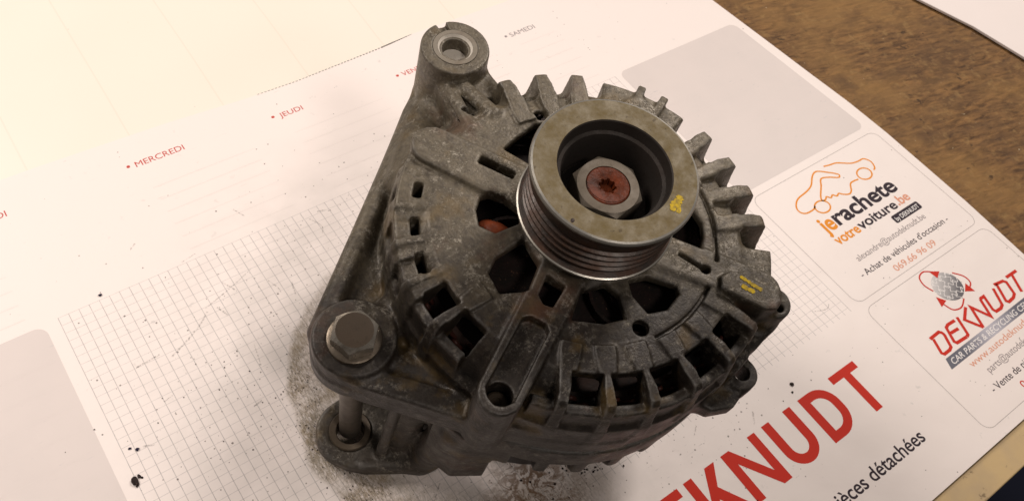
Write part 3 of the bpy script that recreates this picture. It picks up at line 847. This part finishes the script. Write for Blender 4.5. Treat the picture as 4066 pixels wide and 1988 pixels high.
# inner floor between body and lip rises towards the lug
BF.add(P_caps((-70, 14, -68), (-86, 12, -68), 9, 9), 4.0, "main")
BF.add(P_caps((-66, -22, -70), (-90, 2, -68), 7, 7), 4.0, "main")
# lug
BF.add(P_cyl(lug[0], lug[1], 15.3, -76.0, -58.5, 1.2), 2.5, "mounting_lug")
BF.cut(P_cyl(lug[0], lug[1], 5.6, -90, -40, 0.2), 0.5)
# tall threaded boss
BF.add(P_cyl(boss[0], boss[1], 14.4, -101, -38.0, 0.8, 16.0), 1.4, "mounting_boss")
BF.add(P_poly([(-11, 88), (-17, 56), (12, 58), (13, 86)], -76, -46.5, 2.0), 2.0, "main")
BF.add(P_caps((-3, 60, -38.5), (-3, 84, -46), 3.2, 3.2), 2.0, "main")
BF.add(P_caps((8, 60, -38.5), (10, 80, -50), 2.4, 2.4), 2.0, "main")
BF.add(P_caps((-15, 58, -38.5), (-8, 84, -46), 2.6, 2.6), 2.0, "main")
BF.add(P_caps((-14, 88, -66), (-42, 62, -62), 8, 7), 6.0, "main")
BF.add(P_caps((12, 86, -66), (24, 66, -62), 6, 5), 5.0, "main")
# through-bolt arms on the face
def armpoly(a, r0, r1, w0, w1):
    ca, sa = math.cos(math.radians(a)), math.sin(math.radians(a))
    P = [(r0, -w0), (r1, -w1)] + [(r1 + w1 * math.cos(t_), w1 * math.sin(t_)) for t_ in np.linspace(-math.pi / 2, math.pi / 2, 9)][1:] + [(r0, w0)]
    return [(u * ca - v_ * sa, u * sa + v_ * ca) for u, v_ in P]
BF.add(P_poly(armpoly(-150.0, 22, 77.5, 9.0, 8.0), -76, -34.8, 1.2), 2.0, "arm")
BF.add(P_poly(armpoly(-53.2, 22, 69.5, 8.0, 7.6), -76, -35.0, 1.2), 2.0, "arm")
BF.add(P_poly(armpoly(121.0, 22, 66, 9.5, 8.5), -60, -34.6, 1.2), 2.0, "arm")
BF.add(P_poly(armpoly(32.5, 22, 60, 8.0, 8.0), -60, -35.2, 1.2), 2.0, "arm")
# solid pads between ribs
def sector(a0, a1, r0, r1, n=9): return circ((0, 0), r1, a0, a1, n) + circ((0, 0), r0, a1, a0, n)
BF.add(P_poly(sector(17.5, 47.5, 50, 72.0), -56, -38.0, 1.5), 2.0, "pad")
BF.add(P_poly(sector(-47.5, -37.5, 50, 73.5), -58, -37.4, 1.8), 2.0, "pad")
# tongue with yellow mark on the right arm
ca, sa = math.cos(math.radians(-57.0)), math.sin(math.radians(-57.0))
tg = [(54, -4.4), (72, -5.2), (76, -3), (77, 1), (74, 5), (55, 4.0), (52.5, 0)]
BF.add(P_poly([(u * ca - v_ * sa, u * sa + v_ * ca) for u, v_ in tg], -50, -32.4, 1.0), 0.8, "pad")
BF.add(P_cyl(45.0, -62.0, 6.5, -76, -39, 1.2, 7.2), 3.0, "pad")
BF.add(P_poly([(38, -52), (50, -58), (50, -66), (40, -70), (22, -74), (20, -62)], -76, -50, 2.0), 4.0, "main")
# left side: stepped flat terrace between the arms
for a0, a1, ht in ((124, 146, -37.4), (145, 158.5, -39.4), (157.5, 172, -41.6)):
    BF.add(P_poly(sector(a0, a1, 46, 72.8), -60, ht, 1.2), 0.8, "main")
BF.add(P_revolve([(70, -42), (73.4, -44), (76, -60), (76, -70), (70, -70)]), 1.0, "main") if 0 else None
for a0, a1 in ((-142, -60), (166, 196)):
    BF.add(P_poly(sector(a0, a1, 69.4, 73.6), -62, -42.6, 1.4), 2.0, "main")
# cooling ribs
rib_angles = [82.2, 69.3, 56.8, 7.7, -4.3, -16.0, -27.5, -66.0, -79.5, -93.5, -107.5, -120.5, -134.0, 172.5, 159.5, 146.0, 133.5, -175.0]
ribprof = [(50, TOP + 0.4), (66, TOP + 0.2), (71.6, -36.6), (73.3, -38.6), (76.0, -55), (76.2, -64), (72, -66), (60, -50), (50, -41)]
def rw2(u, h): return np.clip(3.9 - (u - 54) * 0.13, 1.9, 3.9) + np.clip((-42 - h) * 0.04, 0, 0.7)
def rw(u, h): return np.clip(4.6 - (u - 56) * 0.135, 2.1, 4.6) + np.clip((-38 - h) * 0.05, 0, 0.9)
for i, a in enumerate(rib_angles):
    if a in (172.5, 159.5, 146.0, 133.5):
        pr_ = [(50, -37.6), (68, -37.4), (72.2, -38.6), (74.2, -41.5), (76.0, -60), (76, -66), (72, -66), (60, -50), (50, -41)]
        BF.add(P_radial(a, pr_, lambda u, h: 1.5 + 0 * u, 0.5, -3.0), 1.6, "rib%d" % i)
        BF.add(P_radial(a, [(q[0], q[1] - 1.2) for q in pr_], lambda u, h: 3.4 + 0 * u, 0.5, 0.2), 1.6, "rib%d" % i)
    else:
        BF.add(P_radial(a, ribprof, rw2 if (a < -60 or a > 165) else rw, 0.45), 1.1, "rib%d" % i)
for a in (34.6, 26.6):
    BF.add(P_radial(a, [(55, -36.4), (70, -35.4), (74.8, -36.6), (75.6, -39), (75.4, -56), (64, -52), (55, -42)], lambda u, h: 1.7 + 0 * u, 0.5), 1.2, "ribp%d" % int(a))
# recesses in the face between ribs (towards the rim) and the vents
vents = [(76, 4.0), (63, 3.4), (138.6, 3.4), (151.6, 3.7), (165.2, 4.6), (179.0, 5.2), (-168.5, 5.4), (-127.2, 5.8), (-114.0, 6.0), (-100.6, 6.0), (-86.6, 6.0), (-72.8, 5.4), (-60.0 - 3, 1.5), (-21.6, 3.8), (-9.8, 3.8), (1.8, 3.6), (13.0, 3.0), (-33, 3.2)]
for a, hw in vents:
    left = 130 < a < 175
    pf = [(63.5, -30), (69.2, -30), (72.5, -49.5), (72.5, -56), (63.5, -56)] if left else [(62.0, -30), (66, -30), (78, -45.5), (78, -53.5), (62.0, -56)]
    if a in (-60.0 - 3,): continue
    if left: pf = [(63.4, -30), (66.8, -30), (66.8, -58), (63.4, -58)]
    if -127.5 < a < -70 or a > 170 or a < -160: pf = [(60.0, -30), (69.0, -30), (69.0, -60), (60.0, -60)]
    BF.cut(P_radial(a, pf, lambda u, h, hw=hw: hw + 0 * u, 0.9), 0.8)
for a, hw in ((76, 4.0), (63, 3.4), (1.8, 3.6), (-9.8, 3.6), (-21.6, 3.8), (13, 3)):
    BF.cut(P_radial(a, [(53, -30), (64, -30), (64, -40.2), (53, -37.6)], lambda u, h, hw=hw: hw - 0.9 + 0 * u, 1.0), 1.2)
# openings round the hub
op = {
 'a': [(-9.6, 43.2), (-1.8, 45.3), (8.3, 47.2), (15, 45), (12, 28), (-4.6, 32.5)],
 'b': [(-34.4, 25.3), (-30, 29), (-26.3, 28.6), (-22.5, 24.0), (-20, 16), (-23.6, 12.6), (-33.8, 13.6), (-37.2, 19)],
 'c': [(-38.8, 5.0), (-26, 6), (-27.0, -5.0), (-36.7, -12.0), (-46.0, -7.6), (-45, 1)],
 'd': [(-29.4, -29.0), (-19.7, -21.6), (-10.1, -24.0), (-8.4, -30), (-11.7, -38.5), (-20, -36)],
 'e': [(-1.6, -27), (6, -29.5), (13.5, -37.9), (12.0, -40.9), (4.2, -43.4), (-3.2, -41.0), (-4, -33)],
 'f': [(40.8, -18), (40.2, -22), (36.4, -27.0), (31.8, -30.4), (24, -20), (28, -8), (42, -8)],
 'g': [(30, 32), (44, 12), (32, 4), (20, 24)],
}
for P in op.values(): BF.cut(P_poly(P, -60, -25, 2.2), 1.6)
# hub ring step outside the openings on the right
BF.cut(P_poly(sector(-49, 16, 49.6, 51.0), -38.4, -30, 0.2), 0.8)
BF.cut(P_poly(sector(-98, -62, 49.6, 51.0), -38.4, -30, 0.2), 0.8)
# channel in the lower-left arm, with its bolt pocket
ca, sa = math.cos(math.radians(-150.0)), math.sin(math.radians(-150.0))
chan = [(49, -5.2), (78, -5.4), (80.5, -3.0), (82, 0), (80.5, 3.0), (78, 5.4), (49, 5.2), (47, 3), (47, -3)]
BF.cut(P_poly([(u * ca - v_ * sa, u * sa + v_ * ca) for u, v_ in chan], -39.2, -25, 0.6), 0.8)
BF.cut(P_cyl(77.0 * ca, 77.0 * sa, 4.9, -50, -30, 0.4), 0.6)
BF.cut(P_poly([(u * ca - v_ * sa, u * sa + v_ * ca) for u, v_ in [(29, -4.5), (38, -4.0), (40.5, -1), (40, 2.5), (30, 3.2)]], -48, -25, 1.2), 1.0)
# slots in the other arms, holes
def slot(a, b, r, h0=-39.5): return P_caps((*a, h0), (*b, h0), r, r)
def slotv(a, b, r, h0, h1):
    a = np.array(a, float); b = np.array(b, float); d = (b - a) / np.linalg.norm(b - a); n_ = np.array([-d[1], d[0]])
    P = [a + n_ * r - d * r * .6, a - n_ * r - d * r * .6, b - n_ * r + d * r * .6, b + n_ * r + d * r * .6]
    return P_poly([tuple(q) for q in P], h0, h1, 0.6)
BF.cut(slotv((-21.2, 41.7), (-14.6, 31.0), 1.9, -46, -25), 0.8)
BF.cut(slotv((22.2, -28.5), (26.5, -38.1), 0.9, -38.5, -25), 0.6)
BF.cut(P_cyl(26.9, -38.4, 1.9, -50, -25, 0.2), 0.5)
BF.cut(P_cyl(-9.3, -44.2, 3.1, -60, -25, 0.2), 0.6)
BF.cut(P_cyl(13.2, 50.4, 2.9, -60, -25, 0.2), 0.6)
BF.cut(P_cyl(44.6, -64.6, 1.8, -48, -25, 0.2), 0.6)
# openings at the root of the boss
BF.cut(P_poly([(0.0, 74), (5.8, 72.5), (6.6, 67.5), (2.2, 66.4), (-0.6, 69)], -70, -30, 0.6), 0.7)
BF.cut(P_poly([(-13.2, 68.6), (-10.2, 69.4), (-9.8, 65.2), (-12.2, 64.2)], -70, -30, 0.4), 0.6)
BF.cut(P_poly([(-8.6, 68.8), (-6.0, 68.0), (-6.6, 65.6), (-8.8, 65.4)], -70, -30, 0.4), 0.6)
# ear with hole at the lower right
BF.add(P_cyl(31.0, -74.5, 7.0, -77, -66.0, 1.2), 2.5, "ear")
BF.add(P_poly([(34, -70), (30, -80.5), (20, -83.5), (11, -80), (7, -74), (20, -66)], -77, -68.0, 1.5), 3.0, "ear")
BF.cut(P_cyl(31.0, -74.5, 3.3, -90, -40, 0.2), 0.6)
BF.cut(P_caps((14, -79, -66.5), (20.5, -80.6, -66.5), 0.8, 0.6), 0.6)
# boss bore and notch
BF.cut(P_cyl(boss[0], boss[1], 9.4, -39.3, -30, 0.1), 0.3)
BF.cut(P_cyl(boss[0], boss[1], 5.4, -120, -30, 0.1), 0.3)
BF.cut(P_poly([(boss[0] + u * 0.12 - v_ * 0.99, boss[1] + u * 0.99 + v_ * 0.12) for u, v_ in [(9.6, -1.9), (18, -2.6), (18, 2.6), (9.6, 1.9)]], -41.2, -30, 0.3), 0.5)
# hollow inside
BF.cut(P_revolve([(0, -41.0), (56.5, -41.0), (60.5, -43.8), (68.0, -54.4), (71.4, -57.2), (71.4, -120), (0, -120)]), 0.5)
V, Q, N = BF.surface()
cen = V[Q].mean(1)
best = np.full(len(cen), 1e9); lab = np.array(["main"] * len(cen), dtype=object)
for nm_, f in BF.parts:
    near = np.ones(len(cen), bool)
    d = np.abs(f(cen[:, 0], cen[:, 1], cen[:, 2])) + (0.25 if nm_ == "main" else 0.0)
    u = d < best; best[u] = d[u]; lab[u] = nm_
rad_ = np.hypot(cen[:, 0], cen[:, 1])
isrib = np.array([str(s_).startswith("rib") for s_ in lab])
lab[isrib & (rad_ < 56)] = "main"
for s_ in ("pad", "ear"): lab[lab == s_] = "main"
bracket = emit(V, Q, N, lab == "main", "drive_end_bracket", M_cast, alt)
for s_ in sorted(set(lab)):
    if s_ == "main": continue
    nm_ = {"mounting_lug": "mounting_lug", "mounting_boss": "mounting_boss", "arm": "clamping_arm"}.get(s_, "cooling_rib")
    if s_ == "arm":
        ang = np.degrees(np.arctan2(cen[:, 1], cen[:, 0])) % 360
        cl = np.argmin(np.stack([np.abs((ang - a + 180) % 360 - 180) for a in (210.0, 306.8, 121.0, 32.5)], 1), 1)
        for k in range(4):
            sel = (lab == s_) & (cl == k)
            if sel.any():
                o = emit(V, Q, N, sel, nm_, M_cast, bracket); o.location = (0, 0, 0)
        continue
    if (lab == s_).sum() < 20: continue
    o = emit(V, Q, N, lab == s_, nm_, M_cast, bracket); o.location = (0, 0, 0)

# ---------------------------------------------------------------- rear housing
RF = Field(-114, 84, -90, 116, -172, -77.0, 1.0)
rlug = (-94.6, 8.0); RL = -158.0
RF.add(P_revolve([(70.5, -80.2), (75.8, -80.2), (76.2, -84), (75.8, -107), (73, -112), (62, -118), (52, -121), (0, -121), (0, -117), (55, -116), (66, -110), (70.5, -104)]), 1.0, "main")
RF.add(P_poly(circ(rlug, 15.6, 95, 215, 14) + [(-104, -6), (-98, -11.5), (-88, -17.5), (-76, -24.5), (-62, -27), (-44, -10), (-58, 26)], RL - 9.0, RL - 0.5, 1.4), 2.0, "lug")
RF.add(P_caps((-98, -8.5, RL - 1.2), (-66, -24.5, RL - 1.2), 1.8, 2.2), 1.6, "lug")
RF.add(P_caps((-70, -30, -92), (-72, -19, RL - 3), 8, 7), 6.0, "main")
RF.add(P_caps((-74, -10, -98), (-79, -8, RL - 3), 7, 5), 5.0, "main")
RF.add(P_caps((-62, 20, -96), (-74, 22, RL - 3), 8, 8), 6.0, "main")
RF.add(P_caps((-84, -8, -104), (-88, -8, RL - 3), 2.2, 2.6), 2.5, "main")
RF.add(P_poly([(-78, -24), (-73.5, -37.5), (-61, -45), (-56, -30), (-66, -16)], -134, -80, 1.4), 2.0, "main")
RF.add(P_cyl(boss[0], boss[1], 14, -140, -103, 1.0, 13), 2.0, "main")
RF.add(P_poly([(-14, 98), (-22, 60), (24, 60), (15, 98)], -128, -106, 2.0), 4.0, "main")
for a in (57, 45, 33, 21, 9, -3, -15, -27, -39, -51, -63, -75, -87, -99, -111, -123, -135, 150, 138):
    prf = [(50, -95.5), (90, -95.5), (90, -130), (50, -130)]
    RF.cut(P_radial(a, prf, lambda u, h: 5.2 + 0 * u, 1.0), 1.0)
RF.cut(P_cyl(rlug[0], rlug[1], 9.7, RL - 1.7, RL + 12, 0.2), 0.3)
RF.cut(P_cyl(rlug[0], rlug[1], 6.4, -175, RL + 12, 0.2), 0.3)
# nothing may go below the paper
X_, Y_, Z_ = RF.sub((-500, 500, -500, 500, -500, 500), 0)[1]
zw = AM[2][0] * X_ + AM[2][1] * Y_ + AM[2][2] * (Z_ + H0)
RF.F = np.maximum(RF.F, (0.15 - zw).astype(f32))
V, Q, N = RF.surface()
cen = V[Q].mean(1)
islug = (np.hypot(cen[:, 0] - rlug[0], cen[:, 1] - rlug[1]) < 17.5) & (cen[:, 2] < RL + 4)
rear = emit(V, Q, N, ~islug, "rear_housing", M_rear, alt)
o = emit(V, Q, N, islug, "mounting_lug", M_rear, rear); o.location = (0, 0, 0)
lathe("bushing", [(6.2, RL - 12), (6.2, RL - 0.7), (6.6, RL - 0.2), (9.1, RL + 0.3), (9.6, RL - 0.3), (9.6, RL - 2)], M_ringst, rear, rlug, 64)
lathe("rear_cover", [(0, -122), (54, -122), (57, -126), (57.4, -150), (57, -164.2), (55, -165.2), (0, -165.2)], plain("black_plastic_cover", (0.012, 0.011, 0.011), 0.45, 0, 0.4), alt, off=UP)
# dark joint between the two castings
lathe("stator_core", [(60, -56), (69.5, -56), (69.5, -66), (71.2, -70), (71.2, -80), (70.2, -80), (70.2, -100), (60, -100), (60, -56)], M_dark, alt, off=UP)
# stator windings: loops of enamelled wire
V = []; F = []
for i in range(72):
    a0 = 2 * math.pi * i / 72
    P = []
    for k in range(9):
        t_ = k / 8
        aa = a0 + 0.13 * (t_ - 0.5); rr_ = 61.0 + 2.4 * math.sin(math.pi * t_) + (i % 3) * 1.7
        P.append(Vector((rr_ * math.cos(aa), rr_ * math.sin(aa), -57 + 8.0 * math.sin(math.pi * t_) - (i % 2) * 1.2)))
    for k, p in enumerate(P):
        rd = Vector((p.x, p.y, 0)).normalized(); up_ = Vector((0, 0, 1))
        for q in range(6):
            an = q * math.pi / 3; pp = p + rd * 0.9 * math.cos(an) + up_ * 0.9 * math.sin(an); V.append(tuple(pp))
    b_ = i * 54
    for k in range(8):
        for q in range(6):
            F.append((b_ + k * 6 + q, b_ + k * 6 + (q + 1) % 6, b_ + (k + 1) * 6 + (q + 1) % 6, b_ + (k + 1) * 6 + q))
tag(mesh("copper_winding", V, F, M_copper, alt, True, UP), kind="stuff")
M_rotor = rusty("shade_dark_rotor", (0.014, 0.007, 0.006), (0.006, 0.005, 0.004), 0.7)  # fan colour darkened to paint in the shade inside the housing
# rotor with its fan, seen dark and rusty through the openings
lathe("rotor", [(0, -50), (50, -50), (50.5, -52), (51, -60), (59.5, -62), (59.5, -116), (0, -116)], M_dark, alt, off=UP)
fan = lathe("fan", [(0, -47.2), (30, -47.2), (49, -48.4), (49, -49.2), (0, -49.2)], M_rotor, alt, off=UP)
for i in range(11):
    a = 2 * math.pi * (i + 0.3 * math.sin(i * 2.1)) / 11
    P = []
    for k in range(7):
        t_ = k / 6; rr_ = 26 + 23 * t_; aa = a + 0.55 * t_ * t_
        P.append((rr_ * math.cos(aa), rr_ * math.sin(aa)))
    V2, F2 = stroke(P, 1.3, False, -47.3); nv = len(V2)
    V2 = V2 + [(x_, y_, -42.4) for x_, y_, _ in V2]
    F2 = [tuple(k + nv for k in f_) for f_ in F2] + [(2 * k, 2 * k + 2, nv + 2 * k + 2, nv + 2 * k) for k in range(6)] + [(2 * k + 1, nv + 2 * k + 1, nv + 2 * k + 3, 2 * k + 3) for k in range(6)] + [(0, nv, nv + 1, 1), (12, 13, nv + 13, nv + 12)]
    mesh("fan_blade", V2, F2, M_rotor, fan, False)

def blob(name, c, r, m, parent, rot=0.0):
    import bmesh
    bm = bmesh.new(); bmesh.ops.create_uvsphere(bm, u_segments=28, v_segments=16, radius=1.0)
    V2 = []
    for q in bm.verts:
        x_, y_, z_ = q.co; x_ *= r[0]; y_ *= r[1]; z_ *= r[2]
        V2.append((c[0] + x_ * math.cos(rot) - y_ * math.sin(rot), c[1] + x_ * math.sin(rot) + y_ * math.cos(rot), c[2] + z_))
    F2 = [tuple(q.index for q in f_.verts) for f_ in bm.faces]; bm.free()
    return mesh(name, V2, F2, m, parent, True, UP)
blob("rotor_claw", (-30.0, 16.0, -45.5), (8.5, 5.0, 4.4), rusty("rusted_claw", (0.20, 0.045, 0.018), (0.10, 0.026, 0.012), 0.32), alt, 2.0)

# ---------------------------------------------------------------- boss insert and screws
bb = (boss[0], boss[1])
lathe("steel_bushing", [(5.7, -100), (5.7, -42.0), (7.3, -38.7), (7.4, -38.0), (9.3, -37.95), (9.4, -38.1), (9.4, -41)], M_bush, alt, bb, 72, off=UP)
lathe("bored_hole", [(7.35, -38.05), (7.1, -38.6), (5.5, -40.6), (5.40, -45.5), (0, -45.7)], steel("brightened_bore_steel", (0.70, 0.64, 0.56), 0.45, 0.0, False, (0.55, 0.5, 0.42), 0.3), alt, bb, 64, off=UP)  # pale lining and shallow floor, colour standing in for light in the bore
def screw(x, y, h, r, parent, nm_="clamp_screw"):
    return lathe(nm_, [(0, h - 0.7), (r * .35, h - 0.5), (r * .45, h), (r * .8, h), (r, h - 0.6), (r, h - 4)], M_bolt, parent, (x, y), 28, off=UP)
ca, sa = math.cos(math.radians(-150.0)), math.sin(math.radians(-150.0))
screw(77.0 * ca, 77.0 * sa, -45.0, 3.9, alt)
# yellow paint mark on the tongue of the right arm
M_yel = NT("yellow_paint_mark"); v_ = M_yel.coord()
M_yel = M_yel.out(M_yel.mix(M_yel.ramp(M_yel.noise(v_, 600, 3), 0.4, 0.7), (0.50, 0.34, 0.010), (0.20, 0.14, 0.03)), 0.6, None, None, 0.15)
def dab(name, P, wd, h, parent, seed):
    rg = random.Random(seed); pts = catmull(P, 6); L_ = []; R_ = []
    for i, p in enumerate(pts):
        a = pts[max(0, i - 1)]; b = pts[min(len(pts) - 1, i + 1)]; d = np.array(b) - np.array(a); d /= np.linalg.norm(d)
        k = wd / 2 * (0.65 + 0.6 * rg.random()) * (1 if 0 < i < len(pts) - 1 else 0.4)
        L_.append((p[0] - d[1] * k, p[1] + d[0] * k)); R_.append((p[0] + d[1] * k, p[1] - d[0] * k))
    n = len(L_); V2 = [(x_, y_, h) for x_, y_ in L_ + R_] + [(x_, y_, h - 0.6) for x_, y_ in L_ + R_]
    F2 = [(i, n + i, n + i + 1, i + 1) for i in range(n - 1)]
    F2 += [(i, i + 1, 2 * n + i + 1, 2 * n + i) for i in range(n - 1)] + [(n + i + 1, n + i, 3 * n + i, 3 * n + i + 1) for i in range(n - 1)]
    return mesh(name, V2, F2, M_yel, parent, False, UP)
dab("yellow_paint_stroke", [(34.9, -47.9), (36.2, -51.0), (37.2, -53.6), (38.6, -56.6)], 1.5, -32.22, alt, 3)
dab("yellow_paint_stroke", [(33.0, -51.0), (34.0, -53.4), (35.6, -55.8)], 1.7, -32.22, alt, 5)
dab("yellow_paint_stroke", [(13.4, -19.8), (11.2, -21.0), (9.4, -21.2), (6.8, -23.0)], 2.7, 0.06, alt, 9)
dab("yellow_paint_stroke", [(10.6, -22.0), (9.4, -23.6), (8.0, -24.6)], 1.5, 0.05, alt, 12)
blob("black_speck", (-26.0, -9.6, -0.15), (1.0, 0.75, 0.3), M_dark, alt, 0.6)

M_washer = steel("dull_washer_steel", (0.16, 0.13, 0.10), 0.35, 0.8, False, (0.04, 0.03, 0.02), 0.9, bump=0.4)
# ---------------------------------------------------------------- mounting bolt
BX, BY = -93.6, 10.0
M_shank = steel("plain_shank_steel", (0.12, 0.10, 0.08), 0.42, 0.6, False, (0.05, 0.04, 0.03), 0.6)
bolt = lathe("mounting_bolt", [(0, -164), (3.6, -164), (4.9, -162.6), (5.0, -158), (5.0, -60)], M_shank, alt, (BX, BY), 48, off=UP)
# hexagon head with turned chamfer
def hexhead(name, cx, cy, h0, h1, af, rot, rface, m_side, m_top, parent, hole=0.0, ch=1.7):
    import bmesh
    n = 72; V2 = []; F2 = []
    rings = []
    def hexr(t_):
        k = (t_ - rot) % (math.pi / 3) - math.pi / 6
        return af / 2 / math.cos(k)
    for kind in range(6):
        ring = []
        for i in range(n):
            t_ = rot + 2 * math.pi * i / n; R_ = hexr(t_); rc = af / 2 / math.cos(math.pi / 6)
            if kind == 0: r_, h_ = R_, h0
            elif kind == 1: r_, h_ = R_, h1 - 0.35 - ch * max(0, (R_ - rface) / (rc - rface))
            elif kind == 2: r_, h_ = rface, h1 - 0.05
            elif kind == 3: r_, h_ = rface - 0.35, h1
            elif kind == 4: r_, h_ = max(hole, rface * 0.5), h1
            else: r_, h_ = (hole if hole else 0.001), h1 if not hole else h1
            ring.append(len(V2)); V2.append((cx + r_ * math.cos(t_), cy + r_ * math.sin(t_), h_))
        rings.append(ring)
    for a, b in zip(rings[:-1], rings[1:]):
        for i in range(n):
            j = (i + 1) % n; F2.append((a[i], a[j], b[j], b[i]))
    o = mesh(name, V2, F2, None, parent, True)
    o.data.materials.append(m_side); o.data.materials.append(m_top)
    mi = [0] * (2 * n) + [1] * (3 * n)
    o.data.polygons.foreach_set("material_index", mi)
    return sharp(o, 18)
hexhead("bolt_head", BX, BY, -56.4, -49.6, 15.2, math.radians(48), 6.7, M_boltside, M_bolt, bolt)
lathe("washer", [(5.2, -58.6), (9.9, -58.6), (10.1, -57.6), (9.8, -56.8), (9.0, -56.4), (5.2, -56.4)], M_washer, bolt, (BX, BY), 64)

# ---------------------------------------------------------------- pulley
pulley = lathe("pulley", [(20.6, -0.15), (28.9, 0.0)], M_zinc, alt, n=160, off=UP)
lathe("front_rim", [(28.9, 0.0), (29.6, -0.25), (30.0, -0.9), (30.0, -1.7), (29.6, -2.4), (28.9, -2.8)], M_edge, pulley, n=160)
gp = [(28.9, -2.8), (28.5, -3.4), (28.5, -8.0)]
h_ = -8.0
for k in range(4):
    gp += [(28.4, h_ - 0.3), (26.2, h_ - 1.5), (26.2, h_ - 1.9), (28.3, h_ - 3.1)]; h_ -= 3.45
gp += [(28.2, -22.6), (26.9, -23.4), (27.0, -24.6), (29.2, -25.3)]
lathe("belt_grooves", gp, M_groove, pulley, n=160, deg=25)
lathe("rear_rim", [(29.2, -25.3), (29.75, -25.6), (29.85, -26.3), (29.4, -26.7), (14, -26.9)], M_edge, pulley, n=160)
lathe("bore_wall", [(20.6, -0.15), (20.2, -0.6), (19.4, -4.8), (18.2, -5.4), (17.6, -8), (16.9, -20), (9, -21.5)], M_bore, pulley, n=128)
lathe("shaft", [(9.0, -60), (9.0, -16), (8.2, -15.5), (8.0, -9.0)], M_nut, alt, (0, 0), 48, off=UP)
nut = hexhead("pulley_nut", -0.9, -0.9, -21, -9.0, 22.6, math.radians(7), 11.25, M_nut, M_nut, pulley, hole=8.1, ch=0.8)
# shaft end: rusty, with a splined socket
def spline_end():
    n = 96; V2 = []; F2 = []
    def rr_(i, r): return r * (1 + 0.09 * (1 if math.cos(8 * 2 * math.pi * i / n) > 0 else -1)) if r < 4 else r
    rings = []
    for r_, h_ in ((8.1, -10.4), (8.0, -9.5), (7.5, -9.15), (4.6, -9.3), (3.0, -9.9), (2.5, -12.6), (0.01, -13)):
        ring = []
        for i in range(n):
            t_ = 2 * math.pi * i / n; q = rr_(i, r_) if 0.1 < r_ < 4 else r_
            ring.append(len(V2)); V2.append((-0.7 + q * math.cos(t_), -0.7 + q * math.sin(t_), h_))
        rings.append(ring)
    for a, b in zip(rings[:-1], rings[1:]):
        for i in range(n):
            j = (i + 1) % n; F2.append((a[i], a[j], b[j], b[i]))
    return sharp(mesh("shaft_end", V2, F2, M_rust, pulley, True), 30)
spline_end()
